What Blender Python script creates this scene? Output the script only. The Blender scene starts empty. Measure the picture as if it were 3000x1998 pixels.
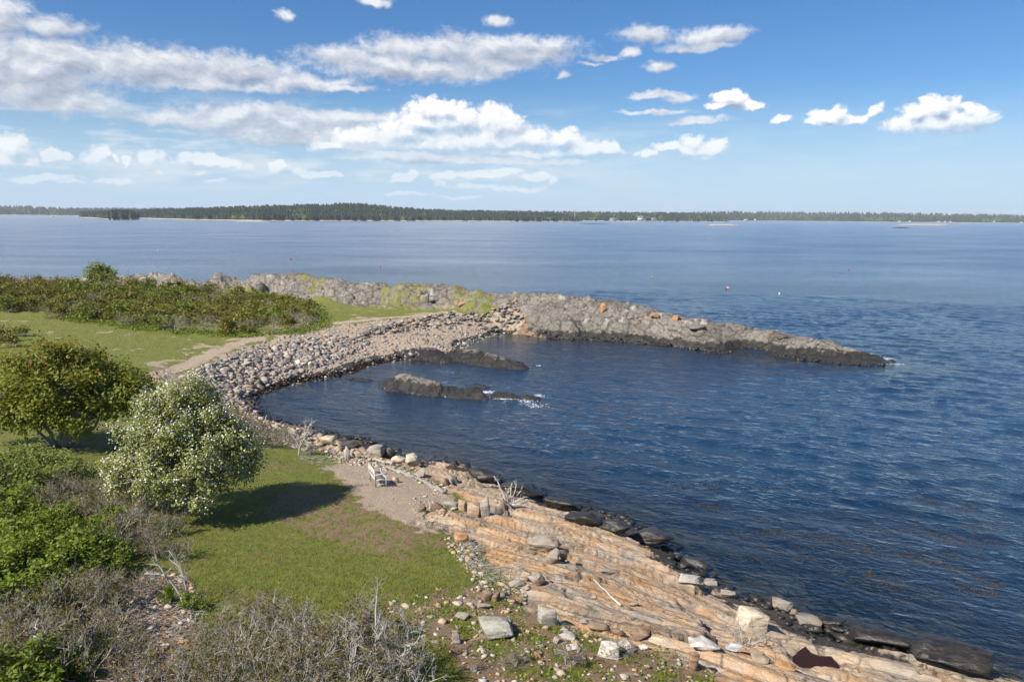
import bpy, bmesh, math, random
import numpy as np
from mathutils import Vector, Matrix

# ------------------------------------------------------------------ camera
scene = bpy.context.scene
CAM_H = 16.0
FPX, CX, CY = 2300.0, 1500.0, 999.0            # focal length and centre in photo pixels
PITCH, ROLL = math.radians(9.0), math.radians(0.46)
_f = np.array([0, math.cos(PITCH), -math.sin(PITCH)])
_r0 = np.array([1.0, 0, 0]); _u0 = np.array([0, math.sin(PITCH), math.cos(PITCH)])
_r = _r0*math.cos(ROLL) + _u0*math.sin(ROLL)
_u = -_r0*math.sin(ROLL) + _u0*math.cos(ROLL)
CAMP = np.array([0, 0, CAM_H])

cam_data = bpy.data.cameras.new('camera')
cam = bpy.data.objects.new('camera', cam_data)
scene.collection.objects.link(cam)
cam_data.sensor_fit = 'HORIZONTAL'; cam_data.sensor_width = 36.0
cam_data.lens = 36.0*FPX/3000.0
cam_data.clip_start = 0.5; cam_data.clip_end = 60000.0
cam.matrix_world = Matrix(((_r[0], _u[0], -_f[0], 0), (_r[1], _u[1], -_f[1], 0), (_r[2], _u[2], -_f[2], CAM_H), (0, 0, 0, 1)))
scene.camera = cam

def ray(px, py):
    return _f*FPX + _r*(px-CX) - _u*(py-CY)
def P(px, py, z=0.0):
    d = ray(px, py)
    return CAMP + d*((z-CAM_H)/d[2])
def project(p):
    q = np.asarray(p, float)-CAMP
    return CX + FPX*(q@_r)/(q@_f), CY - FPX*(q@_u)/(q@_f)

# ------------------------------------------------------------------ light
SUN_EL = math.radians(43.0)
SUN_AZ = math.atan2(-0.80, -0.60)              # clockwise from +Y: behind the camera, on the left
sun_data = bpy.data.lights.new('sun', 'SUN')
sun_data.energy = 5.0; sun_data.angle = math.radians(0.53); sun_data.color = (1.0, 0.94, 0.84)
sun = bpy.data.objects.new('sun', sun_data); scene.collection.objects.link(sun)
_sd = Vector((math.sin(SUN_AZ)*math.cos(SUN_EL), math.cos(SUN_AZ)*math.cos(SUN_EL), math.sin(SUN_EL)))
sun.rotation_euler = _sd.to_track_quat('Z', 'Y').to_euler()
sun.location = (-60, -40, 60)

scene.view_settings.view_transform = 'Standard'
scene.view_settings.look = 'None'
scene.view_settings.exposure = 0.56
scene.view_settings.gamma = 1.0
scene.view_settings.use_curve_mapping = False
scene.render.engine = 'CYCLES'
scene.cycles.max_bounces = 6
scene.cycles.diffuse_bounces = 2
scene.cycles.glossy_bounces = 2
scene.cycles.transmission_bounces = 3
scene.cycles.transparent_max_bounces = 8
scene.cycles.volume_bounces = 0
scene.cycles.caustics_reflective = False
scene.cycles.caustics_refractive = False
scene.cycles.use_denoising = True

# ---- a small expression layer over math nodes
class X:
    tree = None
    def __init__(s, sock): s.s = sock
    @staticmethod
    def _m(op, *a):
        n = X.tree.nodes.new('ShaderNodeMath'); n.operation = op
        for i, v in enumerate(a):
            if isinstance(v, X): X.tree.links.new(v.s, n.inputs[i])
            else: n.inputs[i].default_value = v
        return X(n.outputs[0])
    def __add__(s, o): return X._m('ADD', s, o)
    def __radd__(s, o): return X._m('ADD', o, s)
    def __sub__(s, o): return X._m('SUBTRACT', s, o)
    def __rsub__(s, o): return X._m('SUBTRACT', o, s)
    def __mul__(s, o): return X._m('MULTIPLY', s, o)
    def __rmul__(s, o): return X._m('MULTIPLY', o, s)
    def __truediv__(s, o): return X._m('DIVIDE', s, o)
    def pow(s, o): return X._m('POWER', s, o)
    def min(s, o): return X._m('MINIMUM', s, o)
    def max(s, o): return X._m('MAXIMUM', s, o)
    def abs(s): return X._m('ABSOLUTE', s)
    def smooth(s, a, b, c=0.0, d=1.0):
        n = X.tree.nodes.new('ShaderNodeMapRange'); n.interpolation_type = 'SMOOTHSTEP'
        X.tree.links.new(s.s, n.inputs[0])
        for i, v in enumerate((a, b, c, d)): n.inputs[i+1].default_value = v
        return X(n.outputs[0])
    def lin(s, a, b, c=0.0, d=1.0):
        n = X.tree.nodes.new('ShaderNodeMapRange'); n.clamp = True
        X.tree.links.new(s.s, n.inputs[0])
        for i, v in enumerate((a, b, c, d)): n.inputs[i+1].default_value = v
        return X(n.outputs[0])
def n_new(t, **kw):
    n = X.tree.nodes.new(t)
    for k, v in kw.items(): setattr(n, k, v)
    return n
def link(a, b): X.tree.links.new(a.s if isinstance(a, X) else a, b)
def setin(sock, v):
    if isinstance(v, (X, bpy.types.NodeSocket)): link(v, sock)
    else: sock.default_value = v
def vmadd(vec, mul, add):
    n = n_new('ShaderNodeVectorMath', operation='MULTIPLY_ADD')
    setin(n.inputs[0], vec); setin(n.inputs[1], mul); setin(n.inputs[2], add)
    return n.outputs[0]
def vlen(vec):
    n = n_new('ShaderNodeVectorMath', operation='LENGTH'); setin(n.inputs[0], vec); return X(n.outputs['Value'])
def noise(vec, scale, detail=4, rough=0.5, dist=0.0, dims='3D', w=None):
    n = n_new('ShaderNodeTexNoise', noise_dimensions=dims)
    if vec is not None: setin(n.inputs['Vector'], vec)
    n.inputs['Scale'].default_value = scale; n.inputs['Detail'].default_value = detail
    n.inputs['Roughness'].default_value = rough; n.inputs['Distortion'].default_value = dist
    return X(n.outputs[0])
def voro(vec, scale, feature='F1', detail=0.0, out='Distance', rand=1.0, rough=0.5, dims='3D'):
    n = n_new('ShaderNodeTexVoronoi', feature=feature, voronoi_dimensions=dims)
    setin(n.inputs['Vector'], vec); n.inputs['Scale'].default_value = scale
    if 'Detail' in n.inputs and feature != 'DISTANCE_TO_EDGE': n.inputs['Detail'].default_value = detail; n.inputs['Roughness'].default_value = rough
    n.inputs['Randomness'].default_value = rand
    return X(n.outputs[out]) if out == 'Distance' else n.outputs[out]
def mixc(fac, a, b, blend='MIX'):
    n = n_new('ShaderNodeMix', data_type='RGBA', blend_type=blend)
    n.clamp_factor = True
    setin(n.inputs[0], fac)
    for i, v in ((6, a), (7, b)):
        if isinstance(v, (X, bpy.types.NodeSocket)): link(v, n.inputs[i])
        else: n.inputs[i].default_value = (*v, 1)
    return n.outputs[2]
def ramp(fac, stops, interp='LINEAR'):
    n = n_new('ShaderNodeValToRGB'); n.color_ramp.interpolation = interp
    e = n.color_ramp.elements
    while len(e) < len(stops): e.new(0.5)
    for k, (p, c) in enumerate(stops):
        e[k].position = p; e[k].color = (*c, 1)
    setin(n.inputs[0], fac)
    return n.outputs[0]
def combine(x, y, z):
    n = n_new('ShaderNodeCombineXYZ')
    for i, v in enumerate((x, y, z)): setin(n.inputs[i], v)
    return n.outputs[0]

# ------------------------------------------------------------------ world: sky with clouds
world = bpy.data.worlds.new('World'); scene.world = world; world.use_nodes = True
X.tree = world.node_tree
world.node_tree.nodes.clear()
def az_el(px, py):
    d = ray(px, py); d = d/np.linalg.norm(d)
    return math.atan2(d[0], d[1]), math.asin(d[2])
# puffs of the clouds in view: (x, y, half width, half height) in photo pixels, turned into directions
CUM = [(1262,322,62,34),(1310,335,60,34),(1240,360,95,42),(1340,362,110,48),(1455,345,58,34),(1470,372,75,42),(1180,392,110,34),
 (1060,410,90,24),(960,425,70,18),(1400,415,240,46),(1560,415,90,30),(1650,412,52,30),(1690,438,100,26),(1785,438,36,22),(1300,425,330,42),(1500,448,300,22),
 (2040,438,66,26),(2028,415,30,20),(2085,436,32,26),(2062,460,42,12),(1900,450,36,11),(1960,430,40,16),
 (2148,298,56,22),(2130,282,36,18),(2205,308,38,14),(2110,312,40,12),
 (2420,352,62,18),(2455,332,22,22),(2400,338,26,18),(2500,350,36,14),(2562,330,20,20),(2285,352,26,10),
 (2735,362,130,24),(2738,318,40,30),(2690,335,36,22),(2810,300,20,22),(2830,318,30,16),(2845,350,42,36),(2790,350,70,34),
 (40,440,46,38),(10,470,60,26),(98,474,18,14),(150,455,22,20),(182,452,14,10),(280,465,30,34),(300,445,16,14),(336,462,10,10),(370,470,12,18),
 (452,468,32,32),(470,506,22,12),(540,458,22,14),(600,470,100,18),(650,482,70,14),(600,500,40,16),(822,492,24,20),(900,512,42,16),(960,512,40,10),(630,532,34,10),
 (330,534,40,7),(205,535,34,7),(110,520,90,12),(1188,522,42,16),(1206,508,16,12),(1310,518,46,12),(1300,540,30,12),(1420,516,70,14),(1470,505,60,12),
 (1560,520,60,12),(1400,548,120,9),(1580,546,40,16),(1610,536,16,16),(1540,556,70,9),(1200,566,80,5),(1340,580,70,5)]
SOFT = [(40,190,190,62),(180,165,160,52),(60,250,200,48),(230,290,70,30),(150,300,120,20),(300,185,150,44),(440,185,130,40),(560,205,170,46),(720,210,130,34),
 (850,240,140,18),(600,246,240,18),(980,258,110,8),(0,70,70,34),(130,75,100,24),(10,20,46,24),
 (1000,170,120,28),(1180,140,110,36),(1120,195,190,34),(1340,150,140,40),(1500,155,160,38),(1270,205,180,26),(1600,150,64,30),(1420,190,120,26),
 (560,352,180,20),(720,348,200,34),(900,362,230,44),(820,395,170,30),(1040,345,120,18),(700,335,110,16),
 (1885,102,62,22),(1850,150,24,16),(2095,105,86,22),(2050,138,100,12),(1775,168,48,10),(1730,186,40,5),(1940,196,36,14),(1925,278,70,10),(1990,290,40,10),
 (1920,332,80,7),(2040,356,90,9),(1655,220,18,9),(835,42,24,14),(1095,8,38,12),(1462,62,36,14),(1340,470,250,11),(1560,474,180,8),(1200,458,150,9)]
tc = n_new('ShaderNodeTexCoord')
sep = n_new('ShaderNodeSeparateXYZ'); link(tc.outputs['Generated'], sep.inputs[0])
dx, dy, dz = (X(o) for o in sep.outputs)
sky = n_new('ShaderNodeTexSky', sky_type='NISHITA', sun_disc=False)
sky.sun_elevation = SUN_EL; sky.sun_rotation = SUN_AZ % (2*math.pi)
sky.air_density = 1.0; sky.dust_density = 0.35; sky.ozone_density = 3.0
SKY_STRENGTH = 0.061
hs = n_new('ShaderNodeHueSaturation'); hs.inputs['Saturation'].default_value = 1.22; hs.inputs['Value'].default_value = 1.0
link(sky.outputs[0], hs.inputs['Color'])
skyc = mixc(1.0, hs.outputs[0], (SKY_STRENGTH*0.88, SKY_STRENGTH*1.07, SKY_STRENGTH*1.30), 'MULTIPLY')
skyc = mixc(X(sep.outputs[2]).abs().smooth(0.0, 0.16, 0.92, 0.0), skyc, (0.37, 0.50, 0.64))      # pale maritime haze low over the sea
az = X._m('ARCTAN2', dx, dy); el = X._m('ARCSINE', dz)
ae = combine(az, el, 0.0)
# generic fair-weather cloud cover everywhere outside the mapped window: flat layer seen in perspective
plane = combine(dx/(dz.max(0.0)+0.12), dy/(dz.max(0.0)+0.12), 0.0)
gen_n = noise(plane, 1.3, 4, 0.55, dims='2D')
gen_a = gen_n.smooth(0.56, 0.70)*0.85
gen_c = ramp(gen_n.lin(0.5, 0.8), [(0, (0.50, 0.53, 0.58)), (1, (0.69, 0.69, 0.70))])
win = (az.abs().smooth(0.62, 0.74, 1, 0))*(el.smooth(0.30, 0.36, 1, 0))*(el.smooth(-0.02, 0.0))
bg_gen = n_new('ShaderNodeBackground'); link(mixc(gen_a*(dz.smooth(0.02, 0.12)), skyc, gen_c), bg_gen.inputs[0])
# mapped clouds
def puff_field(vec, prims):
    m = None
    for (cx, cy, rx, ry) in prims:
        a, e = az_el(cx, cy); ra, re = rx/FPX, ry/FPX
        L = vlen(vmadd(vec, (1/ra, 1/re, 0), (-a/ra, -e/re, 0)))
        m = L if m is None else X._m('SMOOTH_MIN', m, L, 0.45)
    return m
warp_n = n_new('ShaderNodeTexNoise', noise_dimensions='2D'); setin(warp_n.inputs['Vector'], ae); warp_n.inputs['Scale'].default_value = 26; warp_n.inputs['Detail'].default_value = 5; warp_n.inputs['Roughness'].default_value = 0.58
wv = vmadd(vmadd(warp_n.outputs['Color'], (1, 1, 0), (-0.5, -0.5, 0)), (0.024, 0.016, 0), ae)
bil = vmadd(wv, (1, 1.35, 0), (0, 0, 0))
v1 = 1.0 - voro(bil, 42, detail=2.5, rough=0.55, dims='2D')
DL = (-0.005, 0.009, 0)
wv2 = vmadd(wv, (1, 1, 1), DL)
v2 = 1.0 - voro(vmadd(wv2, (1, 1.35, 0), (0, 0, 0)), 42, detail=2.5, rough=0.55, dims='2D')
nb = noise(vmadd(wv, (1, 1.8, 0), (0.3, 0.1, 0)), 20, 5, 0.56, dims='2D')
nb2 = noise(vmadd(wv2, (1, 1.8, 0), (0.3, 0.1, 0)), 20, 5, 0.56, dims='2D')
nc = noise(vmadd(ae, (1, 1.3, 0), (0.1, 0.5, 0)), 110, 4, 0.62, dims='2D')
haze_low = el.smooth(0.01, 0.15, 0.25, 1.0)
low_n = noise(vmadd(ae, (1, 5.5, 0), (0.7, 0.2, 0)), 9, 5, 0.58, dims='2D')
low_al = low_n.smooth(0.40, 0.68)*(el.smooth(0.015, 0.05))*(el.smooth(0.09, 0.15, 1, 0))*(az.smooth(-0.1, 0.25, 0.75, 0.12))
def cloud_sector(lo, hi):
    """sky with the cloud puffs that reach into one sector of azimuth"""
    pick = lambda L: [p for p in L if az_el(p[0], p[1])[0]+2.2*p[2]/FPX+0.02 > lo and az_el(p[0], p[1])[0]-2.2*p[2]/FPX-0.02 < hi]
    ca, cb = [(a, b, c*1.12, d*1.12) for a, b, c, d in pick(CUM)], [(a, b, c*1.12, d*1.14) for a, b, c, d in pick(SOFT)]
    col = mixc(low_al, skyc, (0.52, 0.57, 0.63))
    if cb:
        fb = puff_field(wv, cb); fb2 = puff_field(wv2, cb)
        dens_b = (1.0-fb) + (nb-0.5)*1.05 + (nc-0.5)*0.8
        al_b = dens_b.smooth(-0.30, 0.62)*0.92
        thick = dens_b.smooth(0.1, 0.9)
        lit_b = (0.58 + (nb-nb2)*1.7 + ((fb2-fb)*0.5).lin(-0.4, 0.4, -0.34, 0.40) - thick*0.12).lin(0, 1)
        col_b = ramp(lit_b, [(0, (0.24, 0.275, 0.345)), (0.5, (0.40, 0.43, 0.49)), (1, (0.64, 0.645, 0.66))])
        col = mixc(al_b*haze_low, col, col_b)
    if ca:
        fa = puff_field(wv, ca); fa2 = puff_field(wv2, ca)
        dens_a = (1.16-fa) + (v1-0.42)*0.50 + (nc-0.5)*0.62
        al_a = dens_a.smooth(-0.08, 0.42)
        lit_a = (0.60 + (fa2-fa)*1.0 + (v1-v2)*0.42 + (nc-0.5)*0.3 - (fa.smooth(0.2, 1.0, 0.06, 0.0))).lin(0.0, 1.0)
        col_a = ramp(lit_a, [(0, (0.24, 0.30, 0.40)), (0.35, (0.44, 0.48, 0.55)), (0.7, (0.69, 0.69, 0.70)), (1, (0.78, 0.765, 0.745))])
        al_a = al_a*(1.0-(el.smooth(0.07, 0.13, 0.75, 0.0))*((fa2-fa).smooth(-0.25, 0.25, 1.0, 0.0)))
        col = mixc(al_a*haze_low, col, col_a)
    b = n_new('ShaderNodeBackground'); link(col, b.inputs[0]); return b.outputs[0]
EDGES = [-0.80, 0.0, 0.80]
bg_map = cloud_sector(EDGES[-2], EDGES[-1])
for k in range(len(EDGES)-3, -1, -1):
    mk = n_new('ShaderNodeMixShader'); link(X._m('GREATER_THAN', az, EDGES[k+1]), mk.inputs[0])
    link(cloud_sector(EDGES[k], EDGES[k+1]), mk.inputs[1]); link(bg_map, mk.inputs[2]); bg_map = mk.outputs[0]
mxs = n_new('ShaderNodeMixShader'); link(win, mxs.inputs[0]); link(bg_gen.outputs[0], mxs.inputs[1]); link(bg_map, mxs.inputs[2])
wo = n_new('ShaderNodeOutputWorld'); link(mxs.outputs[0], wo.inputs[0])
world.cycles.sampling_method = 'MANUAL'; world.cycles.sample_map_resolution = 512

# ------------------------------------------------------------------ numpy noise
def _hash(i, j, s):
    n = (i.astype(np.int64)*374761393 + j.astype(np.int64)*668265263 + s*1442695041) & 0x7fffffff
    n = ((n ^ (n >> 13))*1274126177) & 0x7fffffff
    n = ((n ^ (n >> 16))*668265263) & 0x7fffffff
    return ((n ^ (n >> 15)) & 0xffffff)/float(0xffffff)
def pnoise(x, y, s=0):
    x = np.asarray(x, float); y = np.asarray(y, float)
    i = np.floor(x); j = np.floor(y); fx = x-i; fy = y-j
    u = fx*fx*fx*(fx*(fx*6-15)+10); v = fy*fy*fy*(fy*(fy*6-15)+10)
    def g(a, b, gx, gy):
        t = _hash(i+a, j+b, s)*2*np.pi
        return np.cos(t)*gx + np.sin(t)*gy
    n00 = g(0, 0, fx, fy); n10 = g(1, 0, fx-1, fy); n01 = g(0, 1, fx, fy-1); n11 = g(1, 1, fx-1, fy-1)
    return ((n00*(1-u)+n10*u)*(1-v) + (n01*(1-u)+n11*u)*v)*1.5
def fbm(x, y, o=4, s=0, gain=0.5):
    r = 0; a = 1.0; t = 0
    for k in range(o):
        r = r + a*pnoise(x*2.03**k+17.3*k, y*2.03**k-9.1*k, s+k); t += a; a *= gain
    return r/t
def worley(x, y, s=0):
    i0 = np.floor(x); j0 = np.floor(y)
    f1 = np.full(x.shape, 9.0); f2 = f1.copy(); idv = np.zeros(x.shape); cx_ = np.zeros(x.shape); cy_ = np.zeros(x.shape)
    for a in (-1, 0, 1):
        for b in (-1, 0, 1):
            i = i0+a; j = j0+b
            px = i+_hash(i, j, s); py = j+_hash(i, j, s+7)
            d = np.hypot(x-px, y-py)
            new = d < f1
            f2 = np.where(new, f1, np.minimum(f2, d))
            idv = np.where(new, _hash(i, j, s+13), idv)
            cx_ = np.where(new, px, cx_); cy_ = np.where(new, py, cy_)
            f1 = np.where(new, d, f1)
    return f1, f2, idv, x-cx_, y-cy_
def sstep(a, b, x):
    t = np.clip((x-a)/(b-a), 0, 1); return t*t*(3-2*t)

# ------------------------------------------------------------------ terrain: control points
SHORE_NEAR = [(3500,2140),(3200,2058),(2921,1981),(2788,1935),(2656,1910),(2539,1874),(2411,1848),(2340,1823),(2264,1780),(2157,1752),(2039,1690),(1985,1640),(1963,1604),
 (1900,1552),(1749,1503),(1622,1467),(1579,1452),(1494,1414),(1439,1404),(1380,1374),(1346,1357),(1282,1350),(1226,1352),(1154,1327),(1065,1293),(1000,1280),(950,1267),(925,1258),
 (860,1245),(797,1233),(765,1210),(750,1185),(742,1160)]
SHORE_BEACH = [(742,1160),(797,1140),(861,1123),(967,1106),(1039,1089),(1065,1074),(1128,1061),(1179,1053)]
SHORE_INLET = [(1360,1016),(1408,997),(1438,985),(1486,979),(1530,979),(1557,984),(1645,991),(1800,999),(1948,1012),(2086,1030),(2275,1042),(2366,1056),(2494,1069),(2590,1071)]
CREST = [(-700,790,2.5),(-300,806,2.5),(0,822,2.5),(200,824,2.6),(330,821,2.9),(400,814,3.6),(450,811,4.3),(520,808,4.9),(636,800,5.3),(760,803,5.1),(860,806,5.1),(992,819,5.0),(1102,826,4.9),(1200,832,4.9),(1289,838,4.8),(1400,852,4.7),(1500,862,4.6),
 (1653,867,4.5),(1729,872,4.4),(1806,882,4.1),(1989,933,2.9),(2162,961,2.2),(2366,1002,1.2),(2468,1022,0.8),(2585,1066,0.1)]
INLAND = [(1000,1390,2.4),(1100,1420,2.5),(1200,1460,2.6),(1250,1530,2.8),(950,1320,1.5),(1050,1335,1.4),(1130,1375,1.9),(1230,1400,1.7),(1300,1430,1.9),
 (1450,1480,1.7),(1600,1530,1.8),(1500,1560,2.4),(1700,1600,2.0),(1850,1650,1.6),(1700,1700,2.4),(2000,1740,1.4),(2100,1800,1.2),(1950,1800,1.8),(1800,1800,2.4),
 (1600,1800,2.9),(1750,1900,2.9),(2000,1900,2.4),(2200,1880,1.6),(2250,1950,1.9),(2400,1930,1.1),(2500,1998,1.5),(2700,1985,0.9),(2640,1945,0.75),(2820,1985,0.6),(2950,2040,0.7),(1900,1998,3.0),(1500,1998,3.3),(1200,1900,3.3),(1000,1998,3.6),
 (1300,1650,2.9),(1100,1650,3.0),(900,1550,2.9),(700,1650,3.1),(550,1500,3.0),(700,1400,2.7),(850,1340,2.1),(800,1275,1.2),(300,1400,3.1),(180,1300,2.9),(0,1350,3.2),(400,1250,2.8),
 (600,1250,2.0),(650,1180,1.4),(0,1998,4.0),(300,1998,4.0),(600,1998,3.8),(300,1750,3.5),(0,1700,3.7),(-400,1700,4.0),(-400,1300,3.5),(-600,2300,4.5),(1000,2400,4.0),(2000,2400,3.2),(2600,2300,1.8),(3000,2400,1.0),
 (0,1050,2.4),(200,1000,2.3),(400,1100,2.3),(500,1080,2.2),(600,1000,2.1),(300,930,2.2),(0,930,2.4),(-300,950,2.6),(-300,860,2.6),(800,950,2.0),(1000,920,2.0),(1200,905,2.0),(1100,890,2.0),(900,880,2.0),(700,862,2.1),
 (500,870,2.3),(200,860,2.5),(0,850,2.6),(380,840,2.6),(450,1115,2.1),(570,1085,2.2),(700,1035,2.2),(850,985,2.1),(1000,955,2.1),(1150,938,2.1),(1300,925,2.1),(1420,925,1.9),(1500,940,1.5),
 (640,1120,1.3),(800,1080,1.1),(950,1040,1.0),(1100,1010,0.9),(1250,990,0.9),(1380,960,1.0),(1450,960,0.7),(1250,1035,0.4),(1300,1020,0.6),
 (1290,905,2.2),(1010,885,2.2),(880,872,2.2),(780,862,2.2),(680,852,2.3),(560,846,2.4),
 (1800,945,2.2),(1650,930,2.6),(1950,975,1.4),(2100,1000,1.0),(2300,1022,0.6),(1600,890,3.7),(1450,890,3.2),(1350,870,3.6),(1150,855,4.0),(950,845,4.0),(760,830,4.1),(560,826,4.0)]
SEABED = [(1000,1200,-1.3),(1200,1250,-1.8),(1500,1300,-3),(900,1170,-0.7),(1300,1120,-1.4),(1600,1050,-1.5),(1700,1030,-1.2),(1500,1010,-0.6),(2000,1200,-4),(2500,1500,-4.5),(2300,1640,-0.7),(2600,1790,-0.7),(2450,1560,-1.0),(2600,1650,-0.9),(2800,1650,-1.1),(2900,1550,-1.4),(2700,1450,-2.2),
 (2800,1850,-0.9),(2100,1590,-0.9),(1800,1470,-1.4),(1600,1410,-1.3),(1300,1310,-0.9),(3000,1900,-1.1),(3000,1100,-5),(2700,1090,-2.5),(2600,1120,-3),(2000,1080,-2.5),(2200,1100,-3),(3300,1500,-6),(3400,1900,-3),(2300,1300,-5),
 (1150,1180,-1.4),(1450,1180,-2.2),(1700,1130,-2.5),(850,1200,-0.9)]
_pts = []
def add_line(line, z=None, step=2.0):
    w = [P(a[0], a[1], a[2] if z is None else z) for a in line]
    for a, b in zip(w[:-1], w[1:]):
        n = max(1, int(np.linalg.norm(b-a)/step))
        for k in range(n): _pts.append(a+(b-a)*k/n)
    _pts.append(w[-1])
add_line(SHORE_NEAR, 0.0, 2.0); add_line(SHORE_BEACH, 0.0, 2.0); add_line(SHORE_INLET, 0.0, 2.5)
add_line(CREST, None, 4.0)
for a in CREST:
    p = P(*a); d = p[:2]/np.linalg.norm(p[:2])
    k = min(1.0, a[2]/3.0)
    for off, z in ((4+5*k, 0.0), (9+8*k, -2.5), (30, -5)):
        _pts.append(np.array([p[0]+d[0]*off, p[1]+d[1]*off, z]))
for a in INLAND+SEABED: _pts.append(P(*a))
_pts = np.array(_pts)
_keep = []
for k in range(len(_pts)):
    if all(np.hypot(*(_pts[k, :2]-_pts[j, :2])) > 0.35 for j in _keep): _keep.append(k)
_pts = _pts[_keep]
_A = np.sqrt(((_pts[:, None, :2]-_pts[None, :, :2])**2).sum(2)+0.16)
_n = len(_pts)
_M = np.zeros((_n+3, _n+3)); _M[:_n, :_n] = -_A; _M[:_n, _n] = 1; _M[:_n, _n+1:] = _pts[:, :2]; _M[_n:, :_n] = _M[:_n, _n:].T
_W = np.linalg.solve(_M, np.concatenate([_pts[:, 2], [0, 0, 0]]))
def Hbase(x, y):
    x = np.asarray(x, float).ravel(); y = np.asarray(y, float).ravel()
    out = np.empty(x.shape)
    pf = _pts.astype(np.float32); wf = _W[:_n].astype(np.float32)
    for k in range(0, len(x), 20000):
        xs = x[k:k+20000].astype(np.float32); ys = y[k:k+20000].astype(np.float32)
        d = np.sqrt((xs[:, None]-pf[None, :, 0])**2+(ys[:, None]-pf[None, :, 1])**2+np.float32(0.16))
        out[k:k+20000] = -(d@wf)
    return out + _W[_n] + _W[_n+1]*x + _W[_n+2]*y
def G(px, py, it=7):
    """point of the ground seen at that place of the photograph"""
    z = 2.0
    for _ in range(it):
        p = P(px, py, z); z = 0.4*z + 0.6*float(Hbase([p[0]], [p[1]])[0])
    p = P(px, py, z); return np.array([p[0], p[1], float(Hbase([p[0]], [p[1]])[0])])
def Gxy(poly): return np.array([G(*a)[:2] for a in poly])
def sdist(x, y, poly):
    """signed distance to a polygon, positive inside"""
    d = np.full(x.shape, 1e9); ins = np.zeros(x.shape, bool)
    n = len(poly)
    for k in range(n):
        ax, ay = poly[k]; bx, by = poly[(k+1) % n]
        ex, ey = bx-ax, by-ay
        t = np.clip(((x-ax)*ex+(y-ay)*ey)/(ex*ex+ey*ey+1e-12), 0, 1)
        d = np.minimum(d, np.hypot(x-ax-t*ex, y-ay-t*ey))
        c = ((ay > y) != (by > y)) & (x < ex*(y-ay)/(ey if abs(ey) > 1e-12 else 1e-12)+ax)
        ins ^= c
    return np.where(ins, d, -d)
def pdist(x, y, line):
    """distance to a polyline and the parameter along it"""
    d = np.full(x.shape, 1e9); tt = np.zeros(x.shape); side = np.zeros(x.shape)
    for k in range(len(line)-1):
        ax, ay = line[k][:2]; bx, by = line[k+1][:2]; ex, ey = bx-ax, by-ay
        t = np.clip(((x-ax)*ex+(y-ay)*ey)/(ex*ex+ey*ey+1e-12), 0, 1)
        q = np.hypot(x-ax-t*ex, y-ay-t*ey); new = q < d
        d = np.where(new, q, d); tt = np.where(new, k+t, tt); side = np.where(new, ex*(y-ay)-ey*(x-ax), side)
    return d, tt, side

# regions of the ground (photo outlines carried to the ground once, then used in world space)
R_GRAVEL = Gxy([(945,1372),(1010,1352),(1100,1350),(1190,1375),(1260,1400),(1330,1450),(1350,1475),(1290,1490),(1240,1505),(1265,1540),(1300,1566),(1250,1562),(1180,1532),(1120,1508),(1050,1470),(1035,1440),(990,1405)])
R_LEDGE = Gxy([(900,1290),(960,1325),(1040,1352),(1110,1352),(1200,1380),(1270,1405),(1330,1452),(1350,1475),(1300,1490),(1262,1510),(1300,1560),(1400,1600),(1400,1660),(1440,1700),(1500,1722),(1530,1770),(1640,1800),(1700,1850),
   (1800,1870),(1900,1905),(2000,1925),(2080,1975),(2180,2040),(2500,2300),(3300,2500),(3900,2260),(3600,2120),(2921,1940),(2539,1830),(2340,1780),(2157,1700),(1990,1600),(1749,1460),(1494,1380),(1282,1310),(1065,1260),(925,1230)])
R_ROCKY = Gxy([(1090,1780),(1230,1740),(1420,1690),(1530,1770),(1640,1800),(1700,1850),(1800,1870),(1960,1910),(2080,1975),(2300,2200),(1500,2300),(1400,2000),(1300,1900),(1180,1850)])
R_SCREE = Gxy([(370,1720),(430,1680),(540,1680),(600,1760),(590,1850),(540,1940),(480,2060),(250,2120),(270,1990),(330,1880)])
R_BARE = Gxy([(770,1470),(900,1420),(990,1440),(1100,1510),(1290,1590),(1200,1600),(1130,1620),(1000,1600),(900,1560),(800,1520)])
R_TRACK = [G(1290,1840)[:2], G(1330,1880)[:2], G(1390,1950)[:2], G(1440,2020)[:2], G(1520,2120)[:2]]
R_PATH = [G(430,1110)[:2], G(560,1065)[:2], G(700,1005)[:2], G(850,962)[:2], G(1000,945)[:2], G(1150,930)[:2], G(1300,915)[:2], G(1420,908)[:2]]
R_BEACH = Gxy([(470,1120),(560,1085),(650,1045),(760,1005),(880,972),(1000,952),(1150,935),(1300,920),(1420,922),(1510,945),(1540,975),(1486,985),(1408,1003),(1360,1022),(1320,1040),(1187,1060),(1128,1070),(1065,1085),(967,1118),(861,1135),(742,1172),(700,1180),(560,1165)])
R_RIDGE = Gxy([(290,830),(400,834),(500,838),(560,846),(680,852),(780,862),(880,874),(1010,888),(1120,900),(1290,908),(1400,915),(1470,930),(1530,958)])
R_RIDGE = list(R_RIDGE)+[P(a, b, -0.5)[:2] for a, b in ((1545,990),(1645,1010),(1800,1018),(1948,1032),(2086,1050),(2275,1062),(2366,1076),(2494,1089),(2650,1092))]
_back = [P(a[0], a[1], a[2]) for a in CREST if a[0] >= 200]
R_RIDGE = np.array(R_RIDGE+[[p[0]*(1+16/np.hypot(p[0], p[1])), p[1]*(1+16/np.hypot(p[0], p[1]))] for p in _back[::-1]])
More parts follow.
